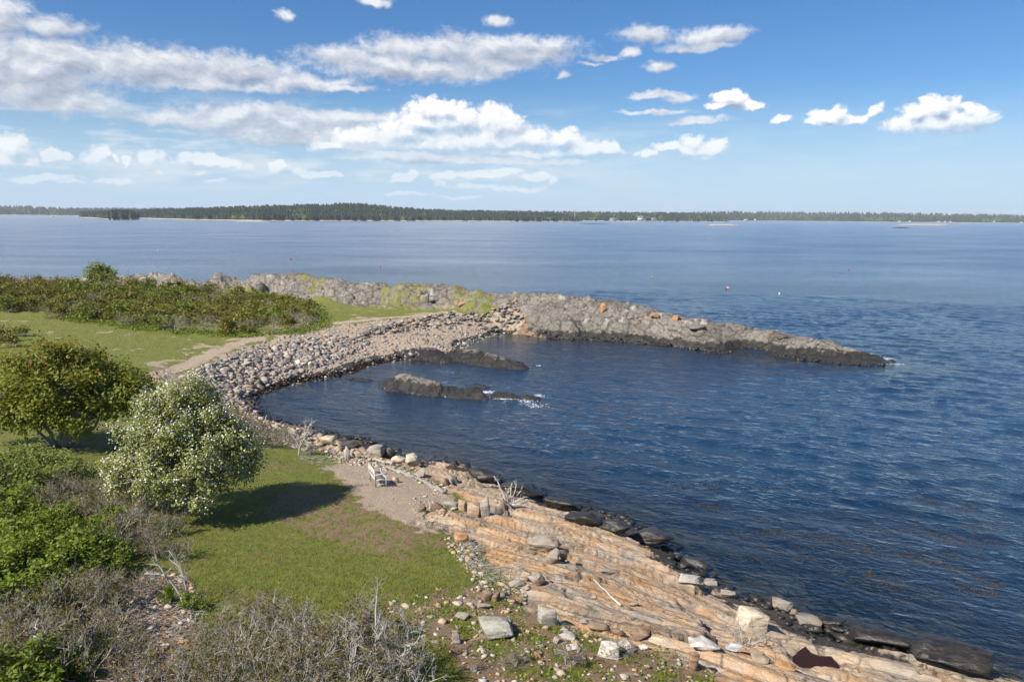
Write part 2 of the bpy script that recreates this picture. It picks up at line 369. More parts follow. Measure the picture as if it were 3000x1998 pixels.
R_RGREEN = [Gxy([(1270,902),(1310,886),(1400,872),(1450,860),(1560,862),(1660,868),(1690,880),(1640,895),(1520,905),(1430,917),(1330,912)]),
            Gxy([(1120,862),(1180,838),(1290,842),(1310,860),(1240,885),(1180,898),(1110,890)]), Gxy([(690,850),(780,852),(810,862),(780,868),(680,858)]), Gxy([(880,850),(960,846),(985,860),(900,868)]), Gxy([(640,818),(690,812),(760,818),(740,832),(660,835)])]
# stand-alone ledges in the bay: crest line (px, py, z, front width, back width)
def crest_line(l):
    return [(*P(a[0], a[1], a[2])[:2], a[2]*0.84, a[3], a[4]) for a in l]
ROCK_A = crest_line([(1170,1020,0.9,2.4,3.5),(1210,1013,1.25,3.0,3.2),(1262,1018,1.1,3.0,2.5),(1300,1034,0.8,2.4,2.2),(1340,1015,1.35,3.4,2.2),(1391,1014,1.45,3.6,2.2),(1431,1027,1.3,3.0,2.0),(1476,1043,1.05,2.4,1.8),(1518,1055,0.75,1.9,1.4),(1530,1066,0.15,1.0,1.0),(1576,1071,-0.1,1.0,1.0)])
ROCK_B = crest_line([(1108,1120,0.0,0.8,0.8),(1130,1108,0.55,1.3,1.2),(1180,1088,1.55,2.6,1.6),(1234,1101,1.35,2.6,1.6),(1285,1116,1.1,2.4,1.5),(1291,1128,0.6,2.2,1.4),(1335,1133,0.75,1.9,1.4),(1391,1134,0.8,2.0,1.3),(1412,1145,0.6,1.6,1.0),(1425,1162,0.0,0.8,0.8)])
ROCK_C = crest_line([(1432,1162,-0.05,0.8,0.8),(1452,1148,0.45,1.3,1.2),(1500,1148,0.5,1.4,1.2),(1520,1163,0.1,1.0,1.0),(1556,1152,0.5,1.3,1.0),(1583,1162,0.1,0.9,0.8),(1598,1166,-0.2,0.8,0.8)])
ROCK_D = crest_line([(1365,1128,-0.05,0.6,0.6),(1395,1123,0.22,0.9,0.8),(1425,1128,0.2,0.9,0.8),(1445,1136,-0.05,0.6,0.6)])
ROCK_E = crest_line([(1000,1106,0.05,0.8,0.8),(1030,1101,0.28,1.0,0.8),(1070,1107,0.24,1.0,0.8),(1110,1117,0.0,0.6,0.6)])
ROCK_F = crest_line([(2604,1058,-0.05,0.7,0.7),(2612,1050,0.35,0.9,0.9),(2626,1056,0.0,0.7,0.7)])
OFFSHORE = [ROCK_A, ROCK_B, ROCK_C, ROCK_D, ROCK_E, ROCK_F]
def ridge_h(x, y, line):
    d, t, side = pdist(x, y, line)
    L = np.array(line); k = np.arange(len(line))
    z = np.interp(t, k, L[:, 2]); wf = np.interp(t, k, L[:, 3]); wb = np.interp(t, k, L[:, 4])
    # front = the side nearer to the open cove (right-hand side of the line as listed)
    w = np.where(side < 0, wf, wb)
    q = d/w
    return (z+0.5)*(1-np.clip(q, 0, 3)**1.7) - 0.5, q
POOL_PX = [(2310,1910),(2340,1898),(2362,1893),(2376,1905),(2400,1914),(2430,1918),(2456,1938),(2440,1949),(2400,1946),(2350,1934),(2322,1924)]
POOL = Gxy(POOL_PX); POOL_Z = float(Hbase(POOL[:, 0], POOL[:, 1]).min())-0.02
_s0, _s1 = G(1300,1500), P(2656,1930,0.3)
_r0_, _r1_ = P(1557,984,0), P(2590,1071,0)
RDIR = (_r1_-_r0_)[:2]/np.linalg.norm((_r1_-_r0_)[:2])
STRIKE = (_s1-_s0)[:2]/np.linalg.norm((_s1-_s0)[:2]); CROSS = np.array([-STRIKE[1], STRIKE[0]])

def terrain(x, y):
    x = np.asarray(x, float).ravel(); y = np.asarray(y, float).ravel()
    hb = Hbase(x, y)
    n1 = fbm(x*0.35, y*0.35, 4, 11); n2 = fbm(x*1.3, y*1.3, 4, 23); n3 = fbm(x*5, y*5, 3, 31)
    led = sstep(-0.5, 0.6, sdist(x, y, R_LEDGE)+n1*1.4+n2*0.7)
    led *= sstep(-1.6, -0.6, hb)
    beach = sstep(-0.6, 0.8, sdist(x, y, R_BEACH)+n2*0.8)
    ridge = sstep(-0.8, 0.8, sdist(x, y, R_RIDGE)+n1*1.6)
    far = sstep(60, 66, np.hypot(x, y))
    ridge = np.maximum(ridge, sstep(2.75, 3.3, hb)*sstep(-170, -60, x*1.0))
    ridge *= far; beach *= far; led *= 1-far
    # --- ledge: dipping layers broken into slabs
    a = x*STRIKE[0]+y*STRIKE[1]; b = x*CROSS[0]+y*CROSS[1]
    bw = b + 0.55*fbm(a*0.16, b*0.35, 3, 41) + 0.22*fbm(a*0.5, b*0.9, 3, 43)
    dl = np.zeros_like(x); crack = np.zeros_like(x)
    for L, A, s in ((2.6, 0.34, 51), (0.95, 0.13, 57), (0.30, 0.022, 61)):
        q = bw/L + 0.35*fbm(a*0.35/L*0.6, b*0.2, 2, s)
        k = np.floor(q); fr = q-k
        am = 0.35+0.9*_hash(k, np.floor(a/(L*5)+3*_hash(k, k*0, s+2)), s)
        dl += A*am*(sstep(0.0, 0.10, fr)*(1-fr) - 0.4)
    f1, f2, idv, ox, oy = worley(a*0.20+0.12*n2, bw*0.62, 71)
    dl += (idv-0.5)*0.34 + 0.06*ox*(idv-0.3)*3 + 0.10*oy*(idv-0.5)
    crack = np.maximum(crack, 1-sstep(0.0, 0.09, f2-f1))
    f1b, f2b, idb, _, _ = worley(a*0.55+0.15*n2, bw*1.7, 73)
    dl += (idb-0.5)*0.11
    crack = np.maximum(crack, 0.6*(1-sstep(0.0, 0.08, f2b-f1b)))
    dl += 0.022*fbm(a*0.5, b*5, 3, 81) + 0.018*n3
    dl -= 0.14*crack
    # --- point: massive jointed rock with rounded humps
    u = x*RDIR[0]+y*RDIR[1]; v = -x*RDIR[1]+y*RDIR[0]
    uw = u + 1.0*n1; vw = v + 0.45*n1 + 0.25*n2
    g1, g2, gid, gx, gy = worley(uw*0.15, vw*0.42, 91)
    h1, h2, hid, hx, hy = worley(uw*0.46+0.3, vw*1.05, 95)
    k1, k2, kid, kx, ky = worley(uw*1.3+0.7, vw*2.6, 97)
    rub = sstep(10, -25, x)                       # the inner part of the rim is more broken
    dr = -0.05 + 0.22*(0.42-g1**2) + (gid-0.5)*(0.42+0.4*rub) + (hid-0.5)*(0.34+0.30*rub) + (kid-0.5)*(0.10+0.22*rub) + 0.10*n2 + 0.07*n3 + 0.16*n1 + gy*(gid-0.5)*0.9 + hy*(_hash(np.floor(hid*999), np.floor(hid*77), 5)-0.5)*0.5
    ql = vw/1.9+0.4*n1+gid*0.6; fl_ = ql-np.floor(ql); dr = dr+0.34*(0.4+_hash(np.floor(ql), np.floor(uw*0.09), 3))*(sstep(0.0, 0.12, fl_)*(1-fl_)-0.4)
    rcrack = np.maximum(1-sstep(0, 0.055, g2-g1), 0.75*(1-sstep(0, 0.07, h2-h1)))
    dr -= 0.24*rcrack
    landf = sstep(-0.3, 0.7, hb)
    h = hb + led*dl*(0.25+0.75*sstep(-0.4, 0.5, hb)) + ridge*dr*landf*sstep(0.0, 1.3, hb+0.55)
    # --- soil, lawn, beach
    soil = np.clip(1-led-ridge, 0, 1)
    h += soil*(0.10*n1 + 0.05*n2 + 0.012*n3)*sstep(-0.3, 0.3, hb)
    scree = sstep(-0.6, 0.6, sdist(x, y, R_SCREE)+n2)*(1-far)
    h += scree*(0.16*n2 + 0.10*n3)
    pm = sstep(-0.25, 0.12, sdist(x, y, POOL)+0.10*n2); h = h*(1-pm)+(POOL_Z-0.10)*pm
    wet_id = np.zeros(x.shape, int)
    off = np.zeros_like(x)
    for k, line in enumerate(OFFSHORE):
        rh, q = ridge_h(x, y, line)
        m = q < 2.2
        if not m.any(): continue
        det = (hid-0.5)*0.30 + (gid-0.5)*0.2 + 0.16*n2 + 0.07*n3 - 0.26*rcrack
        rr = rh + det*np.clip(rh+0.5, 0.0, 1.0)
        take = m & (rr > h)
        h = np.where(take, rr, h); wet_id = np.where(take, k+1, wet_id); off = np.where(take, 1.0, off)
    return dict(h=h, hb=hb, led=led, beach=beach, ridge=ridge, far=far, scree=scree, n1=n1, n2=n2, n3=n3, crack=np.maximum(crack*led, rcrack*np.maximum(ridge, off)), off=off, rid=wet_id, a=a, b=bw, gid=gid, hid=hid, idv=idv)
def Hf(x, y): return terrain(x, y)['h']
def GF(px, py, lift=0.0):
    """like G, on the finished ground; returns a world point"""
    d = ray(px, py); d = d/np.linalg.norm(d)
    g = G(px, py); t0 = np.linalg.norm(g-CAMP)
    ts = t0 + np.linspace(-9, 9, 181); ts = ts[ts > 3]
    q = CAMP[None]+ts[:, None]*d[None]
    hh = Hf(q[:, 0], q[:, 1])
    k = np.argmax(q[:, 2] < hh)
    p = q[k] if (q[:, 2] < hh).any() else g
    return np.array([p[0], p[1], float(hh[k])+lift])

# ------------------------------------------------------------------ mesh helpers
COL = scene.collection
def mesh_np(name, V, F, mat=None, smooth=False):
    V = np.asarray(V, np.float32); me = bpy.data.meshes.new(name)
    Fs = F if isinstance(F, (list, tuple)) else [F]
    Fs = [np.asarray(f, np.int32) for f in Fs if len(f)]
    nl = sum(f.size for f in Fs); npoly = sum(len(f) for f in Fs)
    me.vertices.add(len(V)); me.vertices.foreach_set('co', V.ravel())
    me.loops.add(nl); me.loops.foreach_set('vertex_index', np.concatenate([f.ravel() for f in Fs]))
    me.polygons.add(npoly)
    tot = np.concatenate([np.full(len(f), f.shape[1], np.int32) for f in Fs])
    st = np.concatenate([[0], np.cumsum(tot)[:-1]]).astype(np.int32)
    me.polygons.foreach_set('loop_start', st); me.polygons.foreach_set('loop_total', tot)
    if smooth: me.polygons.foreach_set('use_smooth', np.ones(npoly, bool))
    me.update(calc_edges=True)
    if mat: me.materials.append(mat)
    return me
def obj(name, me, parent=None, loc=None, rot=None, scale=None):
    o = bpy.data.objects.new(name, me); COL.objects.link(o)
    if parent is not None: o.parent = parent
    if loc is not None: o.location = loc
    if rot is not None: o.rotation_euler = rot
    if scale is not None: o.scale = scale
    return o
def tag(o, label=None, cat=None, group=None, kind=None):
    if label: o['label'] = label
    if cat: o['category'] = cat
    if group: o['group'] = group
    if kind: o['kind'] = kind
    return o
def empty(name, loc, rz=0.0, scale=1.0):
    o = bpy.data.objects.new(name, None); COL.objects.link(o)
    o.location = loc; o.rotation_euler = (0, 0, rz); o.scale = (scale,)*3 if np.isscalar(scale) else scale
    return o
def copy_tree(o, parent=None):
    c = o.copy(); COL.objects.link(c); c.parent = parent
    for ch in list(o.children): copy_tree(ch, c)
    return c
def add_attr(me, name, arr, color=False):
    if color:
        at = me.attributes.new(name, 'FLOAT_COLOR', 'POINT'); at.data.foreach_set('color', np.asarray(arr, np.float32).ravel())
    else:
        at = me.attributes.new(name, 'FLOAT', 'POINT'); at.data.foreach_set('value', np.asarray(arr, np.float32).ravel())
class MB:
    """collects tubes, boxes and leaf quads for one mesh"""
    def __init__(s): s.v = []; s.f4 = []; s.f3 = []; s.n = 0
    def add(s, V, F4=None, F3=None):
        if F4 is not None and len(F4): s.f4.append(np.asarray(F4, np.int32)+s.n)
        if F3 is not None and len(F3): s.f3.append(np.asarray(F3, np.int32)+s.n)
        s.v.append(np.asarray(V, float)); s.n += len(V)
    def tube(s, pts, rad, sides=6, cap=True):
        pts = np.asarray(pts, float); rad = np.broadcast_to(rad, (len(pts),)); n = len(pts)
        t = np.gradient(pts, axis=0); t /= np.linalg.norm(t, axis=1)[:, None]+1e-9
        ref = np.array([0, 0, 1.0]) if abs(t[0][2]) < 0.9 else np.array([1.0, 0, 0])
        V = []
        for k in range(n):
            e1 = np.cross(t[k], ref); e1 /= np.linalg.norm(e1)+1e-9; e2 = np.cross(t[k], e1)
            an = np.arange(sides)*2*np.pi/sides
            V.append(pts[k]+rad[k]*(np.cos(an)[:, None]*e1+np.sin(an)[:, None]*e2)); ref = -np.cross(e1, t[k]) if False else ref
        V = np.concatenate(V)
        F = [[k*sides+j, k*sides+(j+1) % sides, (k+1)*sides+(j+1) % sides, (k+1)*sides+j] for k in range(n-1) for j in range(sides)]
        F3 = []
        if cap:
            c0 = len(V); V = np.vstack([V, pts[:1], pts[-1:]])
            for j in range(sides):
                F3.append([c0, (j+1) % sides, j]); F3.append([c0+1, (n-1)*sides+j, (n-1)*sides+(j+1) % sides])
        s.add(V, F, F3)
    def segs(s, P0, P1, R0, R1, sides=3):
        """many straight tapered sticks at once"""
        P0 = np.asarray(P0, float); P1 = np.asarray(P1, float); n = len(P0)
        if n == 0: return
        R0 = np.broadcast_to(R0, (n,)); R1 = np.broadcast_to(R1, (n,))
        t = P1-P0; t /= np.linalg.norm(t, axis=1)[:, None]+1e-9
        ref = np.where(np.abs(t[:, 2:3]) < 0.9, np.array([[0, 0, 1.0]]), np.array([[1.0, 0, 0]]))
        e1 = np.cross(t, ref); e1 /= np.linalg.norm(e1, axis=1)[:, None]+1e-9; e2 = np.cross(t, e1)
        V = np.zeros((n, 2*sides, 3))
        for j in range(sides):
            c, q = math.cos(2*np.pi*j/sides), math.sin(2*np.pi*j/sides)
            o = c*e1+q*e2
            V[:, j] = P0+R0[:, None]*o; V[:, sides+j] = P1+R1[:, None]*o
        base = (np.arange(n)*2*sides)[:, None]
        F = np.concatenate([base+np.array([[j, (j+1) % sides, sides+(j+1) % sides, sides+j]]) for j in range(sides)])
        s.add(V.reshape(-1, 3), F)
    def box(s, c, size, R=None):
        c = np.asarray(c, float); h = np.asarray(size, float)/2
        V = np.array([[sx, sy, sz] for sx in (-1, 1) for sy in (-1, 1) for sz in (-1, 1)], float)*h
        if R is not None: V = V@np.asarray(R).T
        s.add(V+c, [[0, 1, 3, 2], [4, 6, 7, 5], [0, 4, 5, 1], [2, 3, 7, 6], [0, 2, 6, 4], [1, 5, 7, 3]])
    def leaves(s, C, size, rng, up=0.4, aspect=1.7, fold=0.25, bias=None):
        """one folded leaf (two quads -> two triangles pairs kept as two tris) at each point"""
        C = np.asarray(C, float); n = len(C)
        if n == 0: return
        size = np.broadcast_to(size, (n,))*rng.uniform(0.7, 1.3, n)
        nrm = rng.normal(size=(n, 3)); nrm[:, 2] = np.abs(nrm[:, 2])+up
        if bias is not None: nrm = nrm*0.75+bias
        nrm /= np.linalg.norm(nrm, axis=1)[:, None]
        r = rng.normal(size=(n, 3)); e1 = np.cross(nrm, r); e1 /= np.linalg.norm(e1, axis=1)[:, None]+1e-9; e2 = np.cross(nrm, e1)
        L = size[:, None]*0.5*aspect; W = size[:, None]*0.5
        V = np.stack([C-e1*L, C+e2*W+nrm*fold*W, C+e1*L, C-e2*W+nrm*fold*W], 1).reshape(-1, 3)
        b = (np.arange(n)*4)[:, None]
        s.add(V, b+np.array([[0, 1, 2, 3]]))
    def build(s, name, mat, smooth=False):
        fs = []
        if s.f4: fs.append(np.concatenate(s.f4))
        if s.f3: fs.append(np.concatenate(s.f3))
        return mesh_np(name, np.concatenate(s.v), fs, mat, smooth)

# ------------------------------------------------------------------ materials
MATS = {}
def new_mat(name):
    m = bpy.data.materials.new(name); m.use_nodes = True; m.node_tree.nodes.clear(); X.tree = m.node_tree; MATS[name] = m
    return m
def out_surface(sh):
    o = n_new('ShaderNodeOutputMaterial'); link(sh, o.inputs['Surface']); return o
def bsdf(color, rough=0.8, normal=None, spec=0.3, **kw):
    b = n_new('ShaderNodeBsdfPrincipled'); setin(b.inputs['Base Color'], color if not isinstance(color, tuple) else (*color, 1))
    setin(b.inputs['Roughness'], rough); b.inputs['Specular IOR Level'].default_value = spec
    if normal is not None: link(normal, b.inputs['Normal'])
    return b.outputs[0]
def bump(h, strength=0.6, dist=0.05):
    n = n_new('ShaderNodeBump'); n.inputs['Strength'].default_value = strength; n.inputs['Distance'].default_value = dist
    link(h, n.inputs['Height']); return n.outputs[0]
def attr(name):
    return n_new('ShaderNodeAttribute', attribute_name=name)
def simple_mat(name, c1, c2, rough=0.8, scale=6.0, b=0.4, spec=0.3, coord='Object', stretch=(1, 1, 1)):
    m = new_mat(name); t = n_new('ShaderNodeTexCoord')
    v = vmadd(t.outputs[coord], stretch, (0, 0, 0))
    n = noise(v, scale, 5, 0.6)
    out_surface(bsdf(mixc(n.lin(0.3, 0.7), c1, c2), rough, bump(n, b, 0.02), spec))
    return m
def leaf_mat(name, stops, trans=0.35, rough=0.55, patch=1.2):
    """foliage: each leaf its own tone, clumps drift in hue"""
    m = new_mat(name); g = n_new('ShaderNodeNewGeometry'); oi = n_new('ShaderNodeObjectInfo')
    isl = X(g.outputs['Random Per Island'])
    big = noise(g.outputs['Position'], patch, 3, 0.5)
    f = isl*0.55 + big.lin(0.3, 0.7)*0.45 + (X(oi.outputs['Random'])-0.5)*0.22
    c = ramp(f, stops)
    d = n_new('ShaderNodeBsdfPrincipled'); link(c, d.inputs['Base Color']); d.inputs['Roughness'].default_value = rough; d.inputs['Specular IOR Level'].default_value = 0.25
    t = n_new('ShaderNodeBsdfTranslucent'); link(mixc(0.5, c, (0.30, 0.34, 0.03)), t.inputs['Color'])
    mx = n_new('ShaderNodeMixShader'); mx.inputs[0].default_value = trans
    link(d.outputs[0], mx.inputs[1]); link(t.outputs[0], mx.inputs[2]); out_surface(mx.outputs[0])
    return m

# ---- the ground: weights painted as vertex attributes choose between grass, gravel, soil and rock
m_ground = new_mat('ground_cover')
g = n_new('ShaderNodeNewGeometry'); pos = g.outputs['Position']
wa = n_new('ShaderNodeSeparateColor'); link(attr('cover_a').outputs['Color'], wa.inputs[0])
wb = n_new('ShaderNodeSeparateColor'); link(attr('cover_b').outputs['Color'], wb.inputs[0])
w_grass, w_gravel, w_orange = (X(wa.outputs[k]) for k in range(3))
w_grey, w_black, w_lichen = (X(wb.outputs[k]) for k in range(3))
w_crack = X(attr('crack').outputs['Fac'])
nA = noise(pos, 0.5, 5, 0.6); nB = noise(pos, 3.0, 5, 0.62); nC = noise(pos, 14.0, 4, 0.65); nD = noise(pos, 55.0, 3, 0.6)
# rock coordinates: along and across the layers
mp = n_new('ShaderNodeMapping'); mp.inputs['Rotation'].default_value = (0, 0, -math.atan2(STRIKE[1], STRIKE[0])); link(pos, mp.inputs['Vector'])
stv = vmadd(mp.outputs[0], (0.22, 2.6, 2.6), (0, 0, 0))
stw = n_new('ShaderNodeVectorMath', operation='ADD'); link(stv, stw.inputs[0]); link(vmadd(combine(nA, nA, nA), (0.6, 1.6, 1.6), (0, 0, 0)), stw.inputs[1])
sA = noise(stw.outputs[0], 0.9, 6, 0.62); sB = noise(stw.outputs[0], 3.4, 5, 0.65); sC = noise(stw.outputs[0], 11.0, 3, 0.6)
soil_c = mixc(nC.lin(0.35, 0.7), (0.16, 0.092, 0.048), (0.34, 0.225, 0.125))
soil_c = mixc(nD.lin(0.45, 0.8), soil_c, (0.36, 0.27, 0.18))
grass_c = mixc(nB.lin(0.32, 0.68), (0.098, 0.125, 0.016), (0.215, 0.235, 0.036))
grass_c = mixc(nD.lin(0.35, 0.75), grass_c, (0.205, 0.205, 0.050))
grass_c = mixc(nA.lin(0.45, 0.75)*0.5, grass_c, (0.215, 0.180, 0.065))
grav_c = mixc(voro(pos, 22, out='Color'), (0.31, 0.235, 0.160), (0.58, 0.455, 0.330))
grav_c = mixc(nC.lin(0.3, 0.75)*0.6, grav_c, (0.42, 0.32, 0.225))
or_c = ramp(sA*0.62+sB*0.16+nA*0.22, [(0.28, (0.13, 0.085, 0.05)), (0.40, (0.38, 0.20, 0.085)), (0.49, (0.50, 0.315, 0.17)), (0.57, (0.53, 0.43, 0.32)), (0.66, (0.42, 0.37, 0.31)), (0.78, (0.60, 0.54, 0.45))])
or_c = mixc((sC.lin(0.56, 0.74))*0.45, or_c, (0.16, 0.12, 0.09))
w_pale = X(attr('pale').outputs['Fac'])
or_c = mixc(w_pale*0.70, or_c, ramp(sA*0.6+sB*0.22+nA*0.18, [(0.30, (0.17, 0.135, 0.10)), (0.42, (0.40, 0.295, 0.195)), (0.52, (0.56, 0.445, 0.325)), (0.60, (0.42, 0.345, 0.27)), (0.72, (0.64, 0.555, 0.45))]))
or_c = mixc((sC.lin(0.58, 0.74))*0.4, or_c, (0.13, 0.10, 0.08))
or_c = mixc((nA.lin(0.47, 0.62))*0.72, or_c, mixc(sB.lin(0.3, 0.7), (0.20, 0.185, 0.165), (0.43, 0.40, 0.35)))
gr_c = ramp(nB*0.45+nA*0.2+nC*0.35, [(0.30, (0.070, 0.062, 0.052)), (0.42, (0.175, 0.155, 0.128)), (0.54, (0.285, 0.252, 0.208)), (0.70, (0.40, 0.36, 0.30))])
gr_c = mixc((nA.lin(0.58, 0.70))*0.6, gr_c, (0.30, 0.165, 0.075))
gr_c = mixc(nD.lin(0.55, 0.8)*0.5, gr_c, (0.10, 0.095, 0.085))
lich_c = mixc(nC.lin(0.3, 0.7), (0.36, 0.36, 0.30), (0.52, 0.51, 0.43))
blk_c = mixc(nC.lin(0.35, 0.75), (0.012, 0.011, 0.010), (0.048, 0.042, 0.034))
nZ = noise(pos, 0.13, 3, 0.5)
def vedge(vec, scale, w):
    return voro(vec, scale, 'DISTANCE_TO_EDGE').smooth(0.0, w, 1.0, 0.0)
wp = n_new('ShaderNodeVectorMath', operation='ADD'); link(pos, wp.inputs[0]); link(vmadd(combine(nB, nA, nC), (1.1, 1.1, 0.5), (-0.5, -0.5, -0.2)), wp.inputs[1])
crk_o = (vedge(stw.outputs[0], 0.42, 0.05)*0.9).max(vedge(stw.outputs[0], 1.1, 0.04)*0.6)
crk_g = (vedge(wp.outputs[0], 0.34, 0.030)*0.9).max(vedge(wp.outputs[0], 0.95, 0.035)*0.6)
gr_c = mixc(nZ.lin(0.42, 0.60)*0.55, gr_c, mixc(nB.lin(0.3, 0.7), (0.075, 0.068, 0.058), (0.19, 0.17, 0.14)))
gr_c = mixc(crk_g*0.85, gr_c, (0.030, 0.026, 0.022))
gr_c = mixc(sC.lin(0.56, 0.72)*0.45, gr_c, (0.085, 0.075, 0.062))
or_c = mixc(crk_o*(nA.lin(0.35, 0.6))*0.8, or_c, (0.075, 0.05, 0.032))
def edge(w, k=0.35, n=None):
    n = n or nC
    return (w + (n-0.5)*k*2.0*(w*(1.0-w)*4.0).min(1.0)).smooth(0.35, 0.65)
c = mixc(edge(w_gravel), soil_c, grav_c)
c = mixc(edge(w_grass, 0.9), c, grass_c)
c = mixc(edge(w_grey, 0.6, nB), c, gr_c)
or_c = mixc(1.0, or_c, (1.12, 1.08, 1.02), 'MULTIPLY')
or_c = mixc(nB.lin(0.48, 0.70)*0.45, or_c, (0.20, 0.155, 0.115))
or_c = mixc(sB.lin(0.50, 0.66)*0.40, or_c, (0.27, 0.225, 0.18))
c = mixc(edge(w_orange, 0.6, nB), c, or_c)
c = mixc(edge(w_lichen, 0.9)*0.8, c, lich_c)
c = mixc(w_crack*0.55, c, (0.05, 0.04, 0.03))
c = mixc(edge(w_black, 0.8, nB)*0.94, c, blk_c)
rockw = (w_orange+w_grey).min(1.0)
hgt = rockw*(sB*0.32+sC*0.22+nC*0.36+nD*0.18-crk_g*w_grey*0.35-crk_o*w_orange*0.25) + (1.0-rockw)*(nD*0.45+nC*0.45)
rgh = w_black.lin(0.3, 0.9, 0.85, 0.38)
out_surface(bsdf(c, rgh, bump(hgt, 0.9, 0.16), 0.35))

# ------------------------------------------------------------------ ground mesh
def band(a, b, f):
    r = [a]
    while r[-1] < b: r.append(r[-1]+f(r[-1]))
    return r
th = np.concatenate([np.linspace(-1.15, -0.72, 40, endpoint=False), np.arange(-0.72, 0.72, 0.00165), np.linspace(0.72, 1.15, 40)])
rr = np.array(band(9.0, 186.0, lambda r: max(0.065, min(r*r*1.28e-4, 0.30 if r < 128 else 0.45))))
TH, RR = np.meshgrid(th, rr)
gx = (np.sin(TH)*RR).ravel(); gy = (np.cos(TH)*RR).ravel()
nc, nr = len(th), len(rr)
# skip cells far from any land
cs = 6
hb_c = Hbase(gx.reshape(nr, nc)[::cs, ::cs], gy.reshape(nr, nc)[::cs, ::cs]).reshape(len(range(0, nr, cs)), len(range(0, nc, cs)))
land_c = hb_c > -3.0
for line in OFFSHORE:
    dd, _, _ = pdist(gx.reshape(nr, nc)[::cs, ::cs], gy.reshape(nr, nc)[::cs, ::cs], line); land_c |= dd < 6
lc = land_c.copy()
for sh in ((1, 0), (-1, 0), (0, 1), (0, -1)): lc |= np.roll(land_c, sh, (0, 1))
near = np.repeat(np.repeat(lc, cs, 0), cs, 1)[:nr, :nc].ravel()
idx = np.flatnonzero(near); remap = np.full(gx.shape, -1); remap[idx] = np.arange(len(idx))
T = terrain(gx[idx], gy[idx])
vx, vy, vh = gx[idx], gy[idx], T['h']
far = T['far']; n1, n2, n3, hb = T['n1'], T['n2'], T['n3'], T['hb']
offm = T['off']
gravel = sstep(-0.5, 0.5, sdist(vx, vy, R_GRAVEL)+n2*0.9+n3*0.3)*(1-far)
dpath, tpath, _ = pdist(vx, vy, R_PATH)
pathw = sstep(1.8, 0.5, dpath+n2*1.5+n1*1.6)*far
bare = sstep(-1.4, 0.9, sdist(vx, vy, R_BARE)+n1*1.6)*(1-far)
rocky = sstep(-0.8, 0.8, sdist(vx, vy, R_ROCKY)+n1*1.0)*(1-far)
dtr, _, _ = pdist(vx, vy, R_TRACK); track = sstep(0.55, 0.2, dtr+n2*0.3)*(1-far)
rgreen = np.zeros_like(vx)
for R in R_RGREEN: rgreen = np.maximum(rgreen, sstep(-0.6, 0.8, sdist(vx, vy, R)+n2*1.2+n1*0.6))
rgreen *= sstep(-0.2, 0.3, 0.15-T['crack']+0.3*n1)*sstep(-0.45, 0.05, n2+0.5*n3)
orange = np.clip(T['led'], 0, 1)
grey = np.clip(np.maximum(T['ridge']*(1-rgreen), offm), 0, 1)*np.where(T['far'] > 0.5, 1, offm)
rk = np.clip(orange+grey, 0, 1)
grass = np.clip(1-rk-gravel-T['beach'], 0, 1)
grass *= 1-0.95*pathw*sstep(-0.35, 0.25, 0.15+n2*0.9-0.25*(dpath-1.2))
grass *= 1-bare*sstep(-0.15, 0.25, n2*0.7+1.3*n3+0.17)
grass *= 1-rocky*sstep(-0.15, 0.35, n2+n1*0.6+0.25)
grass *= 1-track
grass *= 1-T['scree']
shade_soil = sstep(0.05, 0.35, n1+0.4*n2)      # thin patches in the old lawn
grass *= 1-0.6*sstep(0.08, 0.36, n1*0.8+0.5*n2+0.7*n3)*(1-far)
farpatch = far*sstep(0.38, 0.55, n1*1.2+0.5*n2+0.3*sstep(6, 2, dpath))
grass *= 1-farpatch*0.6
grass *= np.where(far > 0.5, sstep(1.1, 1.6, hb+0.2*n2), sstep(0.9, 1.7, hb+0.3*n2))
grass = np.maximum(grass, rgreen*0.95)
gravw = np.clip(np.maximum(np.maximum(gravel, pathw*(1-grass)), np.maximum(T['beach'], farpatch*0.7)), 0, 1)
gravw = np.maximum(gravw, rocky*0.55*sstep(0.0, 0.4, n2))
wl = 0.34+0.28*n1+0.25*n2+0.46*far
black = sstep(0.35, -0.15, vh-wl)*np.maximum(rk, 0)
wrack = T['beach']*np.maximum(sstep(0.22, 0.02, np.abs(vh-0.16-0.10*n1)-0.10), 0.9*sstep(0.34, 0.5, n1+0.5*n2)*sstep(0.2, 0.5, vh)*sstep(1.5, 1.1, vh))
offlow = offm*sstep(0.45, -0.1, vh-0.72-0.55*n2-0.4*n1)
black = np.clip(np.maximum(np.maximum(black, wrack*0.95), offlow), 0, 1)
black = np.where(vh < -0.05, sstep(-0.25, 0.35, n1+0.6*n2)*0.9, black)
sub_w = sstep(-0.05, -0.3, vh); orange = orange*(1-sub_w); grey = grey*(1-sub_w); grass = grass*(1-sub_w)
lich = np.clip(grey*0.8*sstep(0.18, 0.5, n1+0.4*n2)*sstep(1.0, 2.4, vh)+orange*0.5*sstep(0.25, 0.55, n1), 0, 1)
pale = np.clip(sstep(2.15, 1.0, hb+0.8*n1+0.4*n2), 0, 1)
cov_a = np.stack([grass, gravw, orange, np.ones_like(grass)], 1)
cov_b = np.stack([grey, black, lich, np.ones_like(grass)], 1)
